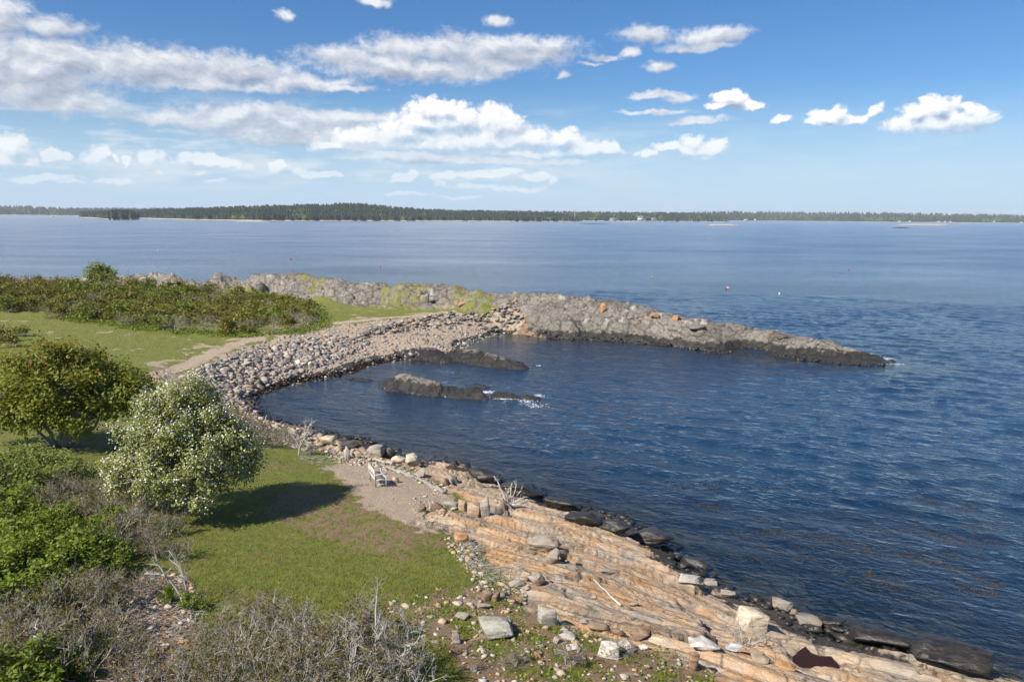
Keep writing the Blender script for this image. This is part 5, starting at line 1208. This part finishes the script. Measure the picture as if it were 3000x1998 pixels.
tree('round_tree', GF(293,838), 'round yellow green tree standing above the far thicket on the skyline', [(0,0,2.3,2.2,2.0,1.5),(1.3,0,2.0,1.7,1.5,1.2),(-1.2,0,1.9,1.6,1.5,1.1),(0.2,0,3.2,1.3,1.2,0.9)], [(0,0,0,0.12,0,0,1.2),(0.2,0,0,0.1,0.7,0,1.2)], m_thickg, 0.20, 330, 9, 14, 0.12, clump=0.26)

m_drift = simple_mat('white_driftwood', (0.36, 0.34, 0.305), (0.58, 0.555, 0.51), 0.85, 7, 0.6, stretch=(1, 1, 0.4))
# ------------------------------------------------------------------ bleached bare shrubs and driftwood
def sticks(name, base_px, lines, mat, label, cat, seed, twig=0, rad_px=3.0, part='branch', depth=0.35, group=None, twl=0.35):
    """branches drawn as photo polylines, stood up at the base with their own depth"""
    rng = np.random.default_rng(seed); b = GF(*base_px); k = ppm(b); dep = math.asin((CAM_H-b[2])/np.linalg.norm(b-CAMP))
    e = empty(name, b); tag(e, label, cat, group)
    for ln in lines:
        pts = np.array([[(x-base_px[0])/k, 0.0, (base_px[1]-y)/k/math.cos(dep)*0.96-0.03] for x, y in ln[1:]])
        n = len(pts); yy = np.linspace(0, 1, n)*rng.normal()*depth; pts[:, 1] = yy
        t = np.linspace(0, n-1, n*3-2); P3 = np.column_stack([np.interp(t, np.arange(n), pts[:, j]) for j in range(3)]); P3[1:-1] += rng.normal(size=(len(P3)-2, 3))*0.012
        r0 = ln[0]*rad_px/3.0/k/2
        mb = MB(); mb.tube(P3, np.linspace(r0, r0*0.38, len(P3)), 6); br = obj(part, mb.build(part, mat, True), e)
        if twig and len(P3) > 4:
            q = P3[rng.integers(len(P3)//2, len(P3), twig)]; mt = MB()
            D = rng.normal(size=(twig, 3))*0.7; D[:, 2] += 0.5; D /= np.linalg.norm(D, axis=1)[:, None]; L = twl*rng.uniform(0.4, 1.2, twig)[:, None]
            m1 = q+D*L*0.6; mt.segs(q, m1, r0*0.35, r0*0.2, 4)
            D2 = np.repeat(D, 3, 0)+rng.normal(size=(twig*3, 3))*0.55; m2 = np.repeat(m1, 3, 0)+D2*np.repeat(L, 3, 0)*0.45
            mt.segs(np.repeat(m1, 3, 0), m2, r0*0.18, r0*0.06, 3)
            obj('twigs', mt.build('twigs', mat), br)
    return e
sticks('bare_shrub', (538,1776), [(9,(540,1776),(530,1745),(512,1715),(495,1695),(470,1685),(425,1685)),(5,(490,1692),(470,1660),(455,1640)),(5,(548,1730),(540,1695),(520,1665),(490,1650)),(4,(556,1740),(552,1700),(562,1670)),(4,(545,1700),(535,1660),(500,1620)),(4,(536,1770),(500,1770),(440,1785))], m_bleach, 'curved pale trunk of a bare shrub leaning at the left edge of the lawn', 'shrub', 1, 10)
sticks('bare_shrub', (175,1998), [(12,(172,2010),(168,1975),(150,1940),(140,1900),(130,1875),(105,1870)),(7,(165,1965),(185,1955),(180,1975)),(7,(145,1930),(157,1895)),(6,(130,1880),(105,1850),(102,1835)),(4,(190,1960),(225,1900),(235,1860))], m_bleach, 'crooked white bare branches standing in the lower left corner', 'shrub', 2, 6)
sticks('bare_shrub', (262,1930), [(9,(262,1930),(258,1890),(262,1860),(270,1830)),(5,(260,1890),(250,1850),(248,1835)),(4,(262,1860),(290,1835))], m_bleach, 'short thick pale stump with forked branches in the lower left thicket', 'shrub', 3, 8)
sticks('bare_shrub', (800,1818), [(6,(798,1818),(805,1790),(800,1760)),(4,(805,1785),(830,1765),(850,1745)),(4,(802,1780),(790,1755))], m_bleach, 'small white branching bare shrub at the lower edge of the lawn', 'shrub', 4, 16)
sticks('bare_shrub', (890,1845), [(5,(890,1845),(892,1815),(900,1790)),(3,(892,1815),(915,1790)),(3,(891,1820),(870,1795))], m_bleach, 'second small bare shrub at the lower edge of the lawn', 'shrub', 5, 18)
sticks('bare_shrub', (925,1930), [(8,(930,1940),(905,1910),(890,1880),(885,1850)),(5,(905,1910),(920,1880),(935,1850)),(5,(890,1880),(870,1865))], m_bleach, 'knotty pale bare branches among the twiggy shrubs below the lawn', 'shrub', 6, 12)
sticks('bare_shrub', (1165,2010), [(11,(1160,2010),(1170,1950),(1190,1910),(1200,1860)),(8,(1170,1945),(1130,1915),(1075,1890),(1060,1870)),(8,(1180,1925),(1210,1890),(1213,1855)),(7,(1130,1915),(1110,1875),(1105,1840)),(7,(1110,1880),(1130,1840),(1138,1815)),(6,(1190,1910),(1225,1880),(1235,1840)),(6,(1120,1960),(1090,1930),(1030,1920)),(5,(1105,1850),(1100,1800),(1095,1755)),(5,(1075,1890),(1050,1840),(1000,1810)),(5,(1200,1870),(1190,1830),(1180,1790))], m_bleach, 'big bare bleached shrub with thick crooked branches at the bottom edge', 'shrub', 7, 14, depth=0.6)
sticks('bare_shrub', (428,1560), [(5,(420,1560),(424,1510),(430,1470)),(5,(405,1560),(402,1510),(400,1475)),(4,(440,1555),(446,1510),(465,1490)),(4,(465,1550),(475,1515)),(4,(380,1560),(360,1530),(350,1500))], m_bleach, 'upright pale stems of a dead shrub left of the blossoming tree trunk', 'shrub', 8, 10)
sticks('bare_shrub', (875,1335), [(7,(875,1338),(880,1310),(892,1285),(915,1260)),(5,(880,1310),(868,1285),(850,1262)),(5,(892,1285),(905,1250),(918,1235)),(4,(880,1300),(890,1265),(885,1245))], m_bleach, 'bare forked shrub with yellowish tips on the bank of the cove', 'shrub', 9, 16)
sticks('dead_branch', (838,1285), [(6,(832,1290),(840,1270),(848,1258)),(5,(775,1240),(780,1225),(782,1214))], m_bleach, 'pale dead snag poking out of the brush by the cove', 'branch', 10, 0)
e = sticks('driftwood_stump', (1490,1478), [(14,(1450,1466),(1475,1476),(1500,1480),(1545,1470)),(9,(1485,1474),(1470,1440),(1458,1412),(1446,1398)),(8,(1490,1470),(1484,1440),(1480,1420)),(8,(1494,1470),(1496,1440),(1500,1415)),(7,(1498,1470),(1508,1440),(1512,1420),(1505,1406)),(7,(1502,1472),(1516,1450),(1530,1430)),(6,(1506,1472),(1524,1456),(1540,1446)),(9,(1480,1476),(1460,1470),(1452,1462)),(8,(1500,1478),(1530,1476),(1546,1468)),(7,(1492,1468),(1488,1448),(1492,1430)),(7,(1480,1470),(1474,1452),(1470,1446)),(10,(1478,1478),(1470,1474),(1455,1474))], m_drift, 'white driftwood stump with its roots fanned upward on the ledge', 'driftwood', 11, 3, rad_px=2.0, part='root', depth=0.3, twl=0.22)
def pole(name, a, b, r, label, mat=m_bleach, knob=False):
    A, Bp = GF(*a, 0.07), GF(*b, 0.07); rngp = np.random.default_rng(int(a[0])); n = 7; t = np.linspace(0, 1, n)[:, None]
    pts = A+(Bp-A)*t; hh = Hf(pts[:, 0], pts[:, 1]); pts[:, 2] = np.maximum(pts[:, 2], hh+r*0.8); pts[1:-1] += rngp.normal(size=(n-2, 3))*0.02
    e = empty(name, A); tag(e, label, 'driftwood'); mb = MB(); mb.tube(pts-A, np.linspace(r*0.7, r*1.15, n), 7); obj('shaft', mb.build('shaft', mat, True), e)
    if knob:
        mb = MB(); mb.tube(np.array([[0, 0, 0], [0.2, 0.05, 0.06], [0.5, 0.1, 0.05]]), [r*1.3, r*1.5, r*0.8], 7); obj('stub', mb.build('stub', mat, True), e)
    return e
pole('driftwood_pole', (1738,1702), (1818,1778), 0.036, 'long thin white driftwood pole lying on the orange ledge', m_drift)
pole('driftwood_log', (1130,1372), (1215,1402), 0.10, 'weathered grey driftwood log along the bank beyond the bench', m_bark)
pole('driftwood_log', (1215,1402), (1300,1448), 0.09, 'long grey driftwood log edging the gravel patch above the ledge', m_bark)
pole('driftwood_pole', (1095,1348), (1150,1362), 0.07, 'short pale driftwood piece behind the bench')
# heap of dry sticks washed up at the ledge edge
rs = np.random.default_rng(15)
def stick_litter(name, poly, n, L, label, seed):
    r = np.random.default_rng(seed); q = in_poly(poly, n, seed); h = Hf(q[:, 0], q[:, 1]); a = r.uniform(0, 6.28, n); l = L*r.uniform(0.4, 1.5, n)
    d = np.column_stack([np.cos(a)*l, np.sin(a)*l, r.normal(size=n)*0.06]); p = np.column_stack([q, h+r.uniform(0.01, 0.06, n)]); mb = MB()
    m_ = p+d*0.5+r.normal(size=(n, 3))*0.03; mb.segs(p, m_, 0.010, 0.009, 3); mb.segs(m_, p+d, 0.009, 0.005, 3)
    return tag(obj(name, mb.build(name, m_twig)), label, 'sticks', kind='stuff')
stick_litter('stick_litter', R_SCREE, 900, 0.5, 'dry sticks and twigs littering the orange scree at the lower left', 71)
stick_litter('stick_litter', Gxy([(1330,1560),(1400,1580),(1420,1640),(1480,1680),(1540,1730),(1480,1730),(1400,1690),(1350,1640)]), 420, 0.38, 'tangle of dry sticks washed up between lawn and ledge', 72)
stick_litter('stick_litter', Gxy([(860,1330),(950,1310),(1010,1340),(960,1370),(900,1360)]), 200, 0.5, 'dry sticks on the shaded bank above the cove', 73)
# weathered upright post
bp = GF(1017,1346); k = ppm(bp); e = empty('weathered_post', bp); tag(e, 'stubby grey weathered wooden post standing on the bank by the cove', 'post')
V, F = rock_shape(77, 3, 10, 0.9, 0.05); hp = 42/k; me = mesh_np('shaft', V*np.array([9/k, 8/k, hp*0.62])+np.array([0, 0, hp*0.42]), F, m_bleach); obj('shaft', me, e, rot=(0, 0.06, 0.2))
V, F = rock_shape(78, 2, 8, 0.9, 0.05); me = mesh_np('split', V*np.array([5/k, 5/k, hp*0.5])+np.array([-6/k, 0.03, hp*0.36]), F, m_bleach); obj('split_piece', me, e)

# ------------------------------------------------------------------ bench
m_bench = simple_mat('bench_paint', (0.46, 0.43, 0.375), (0.62, 0.585, 0.52), 0.8, 9, 0.3, stretch=(1, 1, 0.5))
pA, pB = P(1099.7,1428,2.5), P(1083.8,1405.5,2.5)
z_b = float(np.mean(Hf([pA[0], pB[0]], [pA[1], pB[1]]))); pA, pB = P(1099.7,1428,z_b), P(1083.8,1405.5,z_b)
LB = max(np.linalg.norm(pB-pA), 1.25); axb = (pB-pA)/np.linalg.norm(pB-pA)
bench = empty('garden_bench', (pA[0], pA[1], z_b), math.atan2(axb[1], axb[0])-math.pi/2)
tag(bench, 'whitewashed slatted wooden garden bench facing the sea on the gravel patch', 'bench')
def part(name, boxes, parent=bench, mat=m_bench):
    mb = MB()
    for c_, s_, *R in boxes: mb.box(c_, s_, R[0] if R else None)
    me = mb.build(name, mat); return obj(name, me, parent)
HB, HS, DB = 0.92, 0.43, 0.56
lean = 0.10
def yslab(x, z0, z1, lx=0.05): return None
for y in (0.0, LB):
    rk = np.array([[1, 0, -lean], [0, 1, 0], [lean, 0, 1]])
    part('leg', [((-0.02, y, HB/2), (0.055, 0.055, HB), np.array([[1, 0, -0.06], [0, 1, 0], [0, 0, 1]]))])
    part('leg', [((DB, y, 0.32), (0.055, 0.055, 0.64))])
    part('armrest', [((DB/2+0.02, y, 0.655), (DB+0.10, 0.075, 0.03))])
    part('seat_rail', [((DB/2, y, HS-0.06), (DB-0.05, 0.035, 0.075))])
    part('stretcher', [((DB/2, y, 0.13), (DB-0.05, 0.03, 0.05))])
part('apron', [((DB-0.01, LB/2, HS-0.06), (0.03, LB-0.06, 0.075))]); part('apron', [((0.0, LB/2, HS-0.06), (0.03, LB-0.06, 0.075))])
for k in range(7): part('seat_slat', [((0.06+k*0.083, LB/2, HS-0.008), (0.060, LB-0.07, 0.022))])
part('back_rail', [((-0.048, LB/2, HB-0.04), (0.035, LB-0.05, 0.08))]); part('back_rail', [((-0.022, LB/2, HS+0.07), (0.035, LB-0.05, 0.06))])
for k in range(13): part('back_slat', [((-0.036, 0.09+k*(LB-0.18)/12, (HS+0.1+HB-0.08)/2), (0.018, 0.060, HB-HS-0.16), np.array([[1, 0, -0.05], [0, 1, 0], [0, 0, 1]]))])

# ------------------------------------------------------------------ tide pool, foam, kelp
m_pool = new_mat('tide_pool_water')
gp = n_new('ShaderNodeNewGeometry'); npx = noise(gp.outputs['Position'], 3, 2, 0.5)
out_surface(bsdf((0.030, 0.012, 0.007), 0.25, bump(npx, 0.1, 0.02), 0.15))
pcn = POOL.mean(0); pv = np.column_stack([pcn+(POOL-pcn)*1.12, np.full(len(POOL), POOL_Z)]); pc = pv.mean(0)
me = mesh_np('tide_pool', np.vstack([pv, pc]), np.array([[k, (k+1) % len(pv), len(pv)] for k in range(len(pv))]), m_pool); tag(obj('tide_pool_water', me), kind='structure')
m_foam = simple_mat('sea_foam', (0.70, 0.73, 0.76), (0.85, 0.86, 0.87), 0.7, 8, 0.1)
rf = np.random.default_rng(31); fm = MB()
def foam(px, py, n, sx, sy, s=0.055):
    n = int(n*1.5)
    c0 = P(px, py, 0.0); k = ppm(c0)
    q = c0[:2]+rf.normal(size=(n, 2))*np.array([sx/k, sy/k*3])
    for w in q:
        m = 6; a = np.arange(m)*6.283/m; r = s*rf.uniform(0.25, 1.0)*rf.uniform(0.5, 1, m)
        fm.add(np.vstack([np.column_stack([w[0]+np.cos(a)*r*1.7, w[1]+np.sin(a)*r, np.full(m, 0.035)]), [[w[0], w[1], 0.06]]]), None, [[j, (j+1) % m, m] for j in range(m)])
for a in ((2560,1046,60,22,3.2),(2600,1052,60,14,3),(2630,1068,30,18,1.5),(2530,1036,24,20,1.2),(1430,1150,50,12,3),(1545,1176,46,12,3.2),(1578,1160,30,7,3),(1480,1170,30,20,1.2),(1570,1190,36,14,5),(1320,1163,20,8,1),(1528,1076,20,6,2),(1580,1072,10,4,1),
          (1440,985,26,18,1.2,0.05)): foam(*a)
tag(obj('foam', fm.build('foam', m_foam)), 'white foam where waves break on the rocks', 'foam', kind='stuff')
m_kelp = leaf_mat('kelp', [(0.0, (0.055, 0.034, 0.009)), (0.5, (0.10, 0.062, 0.015)), (1.0, (0.16, 0.10, 0.025))], 0.1, 0.35)
kq = []
for (cx_, cy_, rx_, ry_, n) in ((2500,1620,330,110,760),(2800,1560,260,110,560),(2650,1700,260,70,420),(2050,1450,260,60,200),(1900,1040,260,22,150),(1750,1060,220,30,170),(2250,1560,200,60,260),(2900,1750,160,90,240),(1700,1180,200,30,100),(2300,1150,300,40,90),(1620,1450,120,30,60)):
    for _ in range(n):
        q = P(cx_+rs.normal()*rx_*0.5, cy_+rs.normal()*ry_*0.5, 0.0); kq.append(q)
kq = np.array(kq); cl = fbm(kq[:, 0]*0.28, kq[:, 1]*0.28, 3, 55)
kq = kq[(cl > -0.08) & (Hbase(kq[:, 0], kq[:, 1]) < -0.35)]
kc = np.repeat(kq, 14, 0)+rs.normal(size=(len(kq)*14, 3))*np.array([0.35, 0.22, 0]); a = rs.uniform(0, 6.28, len(kc)); l = rs.uniform(0.04, 0.15, len(kc)); w_ = rs.uniform(0.010, 0.028, len(kc))
u_ = np.column_stack([np.cos(a), np.sin(a), np.zeros(len(kc))]); v_ = np.column_stack([-np.sin(a), np.cos(a), np.zeros(len(kc))]); kc[:, 2] = 0.005-rs.random(len(kc))*0.12
KV = np.stack([kc-u_*l[:, None], kc+v_*w_[:, None], kc+u_*l[:, None], kc-v_*w_[:, None]], 1).reshape(-1, 3)
me = mesh_np('kelp', KV, (np.arange(len(kc))*4)[:, None]+np.array([[0, 1, 2, 3]]), m_kelp); tag(obj('kelp', me), 'brown kelp fronds floating in drifts on the water', 'kelp', kind='stuff')
m_wrack = simple_mat('seaweed', (0.018, 0.010, 0.006), (0.055, 0.028, 0.014), 0.6, 8, 0.4)
wv_ = MB(); sh = np.array([P(a, b, 0.0) for a, b in SHORE_BEACH])
seg = rs.integers(0, len(sh)-1, 2600); f = rs.random(2600); q = sh[seg]+(sh[seg+1]-sh[seg])*f[:, None]; q[:, :2] += rs.normal(size=(2600, 2))*0.28+np.array([-0.25, 0.35]); q[:, 2] = np.maximum(Hf(q[:, 0], q[:, 1]), 0)+0.03
wv_.leaves(q, 0.20, rs, 0.8, 1.6); tag(obj('seaweed', wv_.build('seaweed', m_wrack)), 'dark brown seaweed washed up along the edge of the beach', 'seaweed', kind='stuff')

# ------------------------------------------------------------------ grass
def blades(name, P3, hgt, wid, mat, label, seed, lean_=0.4):
    r = np.random.default_rng(seed); n = len(P3); a = r.uniform(0, 6.28, n); h = hgt*r.uniform(0.5, 1.3, n); w = wid*r.uniform(0.7, 1.3, n)
    u = np.column_stack([np.cos(a), np.sin(a), np.zeros(n)])*w[:, None]
    top = P3+np.column_stack([r.normal(size=n)*lean_*h, r.normal(size=n)*lean_*h, h])
    V = np.stack([P3-u, P3+u, top], 1).reshape(-1, 3)
    return tag(obj(name, mesh_np(name, V, np.arange(n*3).reshape(-1, 3), mat)), label, 'grass', kind='stuff')
rg = np.random.default_rng(91)
gi = np.flatnonzero((grass > 0.45) & (far < 0.5) & (np.hypot(vx, vy) < 48) & (np.abs(np.arctan2(vx, vy)) < 0.7) & (vh > 0.8))
dens_r = np.hypot(vx[gi], vy[gi])**1.0; pr_ = dens_r/dens_r.sum(); sel = rg.choice(gi, 190000, p=pr_)
pp = np.column_stack([vx[sel], vy[sel]])+rg.normal(size=(len(sel), 2))*0.07; pz = VALL[sel, 2]
blades('lawn_grass', np.column_stack([pp, pz-0.005]), 0.075, 0.013, m_blade, 'short mown grass of the near lawn', 5)
gi = np.flatnonzero((grass > 0.2) & (grass < 0.75) & (far < 0.5) & (np.hypot(vx, vy) < 48) & (np.abs(np.arctan2(vx, vy)) < 0.7) & (vh > 0.8) & (n2 > -0.1)); sel = rg.choice(gi, 26000)
blades('grass_tufts', np.column_stack([np.column_stack([vx[sel], vy[sel]])+rg.normal(size=(len(sel), 2))*0.10, VALL[sel, 2]-0.005]), 0.15, 0.012, m_blade, 'ragged longer grass along the worn edges of the near lawn', 7)
gi = np.flatnonzero((far > 0.5) & (grass > 0.5) & (np.abs(np.arctan2(vx, vy)) < 0.72)); sel = rg.choice(gi, 40000)
pp = np.column_stack([vx[sel], vy[sel]])+rg.normal(size=(len(sel), 2))*0.2
blades('meadow_grass', np.column_stack([pp, VALL[sel, 2]-0.01]), 0.09, 0.035, m_blade, 'grass of the far lawn and banks', 6)
# taller weeds on the point and along the thicket edge
tall = []
for R in R_RGREEN: tall.append(in_poly(R, 3600 if R is R_RGREEN[0] else 1300, 5))
dth = sdist(vx, vy, THICK); gi = np.flatnonzero((far > 0.5) & (np.abs(dth) < 1.6) & (np.hypot(vx, vy) < 120) & (n1 > -0.15)); sel = rg.choice(gi, 6000)
tall.append(np.column_stack([vx[sel], vy[sel]])+rg.normal(size=(6000, 2))*0.3)
tall = np.vstack(tall); tz = Hf(tall[:, 0], tall[:, 1]); mw_ = MB()
mw_.leaves(np.column_stack([tall, tz+rg.uniform(0.02, 0.35, len(tall))]), 0.15, rg, 0.5, 1.8); tag(obj('weeds', mw_.build('weeds', m_rose)), 'lush green weeds on the point and at the foot of the thicket', 'weeds', kind='stuff')
q = in_poly(R_ROCKY, 5200, 95); q = q[fbm(q[:, 0]*0.8, q[:, 1]*0.8, 3, 17) > 0.02]; qz = Hf(q[:, 0], q[:, 1]); mw_ = MB()
mw_.leaves(np.column_stack([q, qz+rg.uniform(0.0, 0.10, len(q))]), 0.055, rg, 0.8, 1.5); tag(obj('low_weeds', mw_.build('low_weeds', m_rose)), 'low green weeds growing between the stones at the bottom', 'weeds', kind='stuff')
dg = [P(a, b, 2.4) for a, b in ((175,928),(190,926),(160,930),(215,925),(1545,872),(1560,874),(1530,872))]
dgp = np.vstack([np.column_stack([d[0]+rg.normal(size=260)*0.7, d[1]+rg.normal(size=260)*0.5]) for d in dg]); dz_ = Hf(dgp[:, 0], dgp[:, 1])
blades('dry_grass', np.column_stack([dgp, dz_]), 0.55, 0.02, m_straw, 'dry straw coloured grass tufts', 8, 0.25)

# ------------------------------------------------------------------ things on the water and the far shore
def lathe(prof, n=12):
    prof = np.array(prof); a = np.arange(n)*2*np.pi/n
    V = np.concatenate([np.column_stack([np.cos(a)*r, np.sin(a)*r, np.full(n, z)]) for r, z in prof])
    F = [[k*n+j, k*n+(j+1) % n, (k+1)*n+(j+1) % n, (k+1)*n+j] for k in range(len(prof)-1) for j in range(n)]
    return V, np.array(F)
def plain(name, c, rough=0.5):
    m = new_mat(name); t = n_new('ShaderNodeTexCoord'); n_ = noise(t.outputs['Object'], 4, 3, 0.5)
    out_surface(bsdf(mixc(n_.lin(0.3, 0.7), tuple(x*0.85 for x in c), c), rough)); return m
m_red, m_white, m_orange, m_yellow = plain('buoy_red', (0.55, 0.06, 0.05)), plain('buoy_white', (0.75, 0.75, 0.72)), plain('buoy_orange', (0.65, 0.22, 0.04)), plain('buoy_yellow', (0.65, 0.48, 0.05))
def buoy(px, py, m1, m2, label, s=0.32, lying=True):
    p = P(px, py, 0.05); e = empty('lobster_buoy', p, rng.uniform(-0.4, 0.4), s); tag(e, label, 'buoy', 'lobster buoys on the water')
    V, F = lathe([(0.01, -0.9), (0.35, -0.75), (0.5, -0.3), (0.5, 0.1)]); a = obj('float', mesh_np('float', V, F, m1, True), e, rot=(0, 1.45 if lying else 0, 0), loc=(0, 0, 0.2))
    V, F = lathe([(0.5, 0.1), (0.48, 0.5), (0.3, 0.8), (0.08, 0.9)]); obj('cap', mesh_np('cap', V, F, m2, True), e, rot=(0, 1.45 if lying else 0, 0), loc=(0, 0, 0.2))
    V, F = lathe([(0.06, 0.85), (0.06, 1.6), (0.01, 1.62)]); obj('spindle', mesh_np('spindle', V, F, m2), e, rot=(0, 1.45 if lying else 0, 0), loc=(0, 0, 0.2))
buoy(2130,845,m_red,m_white,'red and white buoy floating beyond the point',0.42)
buoy(2283,862,m_white,m_white,'upright white spar buoy floating beyond the point',0.30,False)
buoy(1912,813,m_yellow,m_yellow,'small yellow buoy floating far beyond the point',0.30)
buoy(1115,783,m_orange,m_red,'small red buoy floating behind the crest of the point',0.40,False)
buoy(852,759,m_red,m_red,'tiny dark red buoy far out on the left water',0.45)
buoy(2486,790,m_orange,m_orange,'tiny orange buoy far out on the right water',0.35)
buoy(465,735,m_yellow,m_white,'tiny pale buoy far out on the left water',0.45)
# houses
m_wall, m_roof, m_pane, m_stonewall = plain('house_wall', (0.72, 0.71, 0.68)), plain('house_roof', (0.22, 0.22, 0.23)), plain('window_glass', (0.05, 0.06, 0.08), 0.2), plain('house_grey', (0.38, 0.36, 0.33))
def house(px, py, w, h, label, wall=m_wall, gable=True, wing=True, back=60):
    d = P(px, py, 2.0); u_ = d[:2]/np.hypot(*d[:2]); p = np.array([d[0]+u_[0]*back*0, d[1]+u_[1]*back*0, 4.0]); k = ppm(p); W = w/k; Hh = h/k; D = W*0.55
    e = empty('shore_house', p, math.atan2(-u_[0], u_[1])*1.0); tag(e, label, 'house')
    mb = MB(); mb.box((0, 0, Hh*0.3), (W*0.62, D, Hh*0.62)); 
    if wing: mb.box((W*0.40, D*0.05, Hh*0.2), (W*0.34, D*0.8, Hh*0.42))
    obj('wall', mb.build('wall', wall), e)
    mb = MB()
    def gab(cx_, w_, d_, z0, zh):
        V = np.array([[cx_-w_/2, -d_/2, z0], [cx_+w_/2, -d_/2, z0], [cx_+w_/2, d_/2, z0], [cx_-w_/2, d_/2, z0], [cx_-w_/2, 0, z0+zh], [cx_+w_/2, 0, z0+zh]]); mb.add(V, [[0, 1, 5, 4], [2, 3, 4, 5]], [[0, 4, 3], [1, 2, 5]])
    gab(0, W*0.68, D*1.12, Hh*0.62, Hh*0.38)
    if wing: gab(W*0.40, W*0.38, D*0.95, Hh*0.42, Hh*0.2)
    rf_ = obj('roof', mb.build('roof', m_roof), e); mb = MB(); mb.box((W*0.12, 0, Hh*1.0), (W*0.05, W*0.05, Hh*0.22)); obj('chimney', mb.build('chimney', m_stonewall), rf_)
    for j in (-0.2, -0.07, 0.07, 0.2):
        mb = MB(); mb.box((W*j, -D/2-0.05, Hh*0.3), (W*0.06, 0.1, Hh*0.2)); obj('window', mb.build('window', m_pane), e)
for a in ((1876,649,26,14,'bright white gabled house on the far shore'), (1795,648,26,8,'long low white house on the far shore'), (1712,646,16,9,'tall pale house left of the low white house on the far shore',m_stonewall), (1914,648,20,8,'grey roofed house right of the bright gabled one',m_stonewall), (2120,649,24,5,'low white house at the end of the wooded shore'), (2185,649,16,6,'small white house on the far right shore nearest the wooded shore'), (2212,648,8,6,'tiny white house on the rise of the far right shore'),
          (2635,653,12,5,'white house on the far right shore, leftmost of the village row'), (2665,653,10,5,'second white house of the village row'), (2750,654,10,5,'third house of the village row'), (2768,654,8,5,'fourth house of the village row'), (2785,654,8,5,'fifth house of the village row'), (2841,651,10,5,'white house set higher on the far right hillside'), (2912,653,10,5,'lone white house right of the hillside house'), (2992,656,8,5,'small house at the far right edge')): house(*a[:5], *(a[5:] or ()), wing=a[2] > 14)
# radio mast
d = P(1684,646,10); k = ppm(d); mb = MB(); mb.tube(np.array([[0, 0, 0], [0, 0, 34/k]]), [0.9, 0.5], 5); tag(obj('radio_mast', mb.build('radio_mast', m_stonewall), None, (d[0], d[1], 8.0)), 'thin radio mast above the trees on the far shore', 'mast')
# moored boat
d = P(153,636,0.0); k = ppm(d); e = empty('moored_boat', d, 0.5); tag(e, 'white boat moored off the far left shore', 'boat'); Lb_ = 9/k
hull = np.array([[-0.5, -0.16, 0.5], [0.3, -0.16, 0.55], [0.55, 0, 0.62], [0.3, 0.16, 0.55], [-0.5, 0.16, 0.5], [-0.45, -0.1, 0], [0.3, -0.1, 0], [0.42, 0, 0], [0.3, 0.1, 0], [-0.45, 0.1, 0]])*np.array([Lb_, Lb_, Lb_*0.35])
obj('hull', mesh_np('hull', hull, [np.array([[0, 1, 6, 5], [1, 2, 7, 6], [2, 3, 8, 7], [3, 4, 9, 8], [4, 0, 5, 9]]), np.array([[0, 4, 3], [0, 3, 2], [0, 2, 1]])], m_white), e)
mb = MB(); mb.box((-0.02*Lb_, 0, 0.30*Lb_), (0.3*Lb_, 0.22*Lb_, 0.26*Lb_)); obj('cabin', mb.build('cabin', m_white), e); mb = MB(); mb.tube(np.array([[0, 0, 0.4*Lb_], [0, 0, 1.1*Lb_]]), [0.08, 0.05], 5); obj('mast', mb.build('mast', m_white), e)
# bare islets
for k_, (x, y, w, h, mat_, lb) in enumerate(((2120,660.5,100,4,m_shore_rock,'low pale bare islet in the bay at centre right'), (2710,660,170,4.5,m_shore_rock,'long pale bare islet far out at the right'), (2640,668.5,56,3,None,'low dark reef left of the long pale islet'), (1740,657,90,2,None,'thin dark reef off the wooded shore'), (1830,651.5,110,2,m_shore_rock,'pale rocky bar in front of the white houses'), (740,649.5,120,2.5,m_shore_rock,'pale rock spit below the wooded hill'))):
    d = P(x, y, 0.0); k = ppm(d); V, F = ICO[3]; r_ = fbm(V[:, 0]*4+k_, V[:, 1]*4, 3, k_)
    Wv = V*(1+0.35*r_)[:, None]*np.array([w/k/2, w/k/7, h/k]); me = mesh_np('islet', Wv-np.array([0, 0, h/k*0.25]), F, mat_ or m_wet); o = obj('islet', me, None, d, (0, 0, 0.0)); tag(o, lb, 'islet')

# ------------------------------------------------------------------ haze: one closed box of thin sea air round everything
mh = new_mat('haze'); pv_ = n_new('ShaderNodeVolumePrincipled'); pv_.inputs['Color'].default_value = (0.86, 0.92, 1.0, 1); pv_.inputs['Density'].default_value = 0.00006; pv_.inputs['Anisotropy'].default_value = 0.0
oo = n_new('ShaderNodeOutputMaterial'); link(pv_.outputs[0], oo.inputs['Volume'])
mb = MB(); mb.box((0, 14000, 55), (42000, 32000, 128)); hz_ = obj('haze', mb.build('haze', mh)); tag(hz_, kind='stuff')
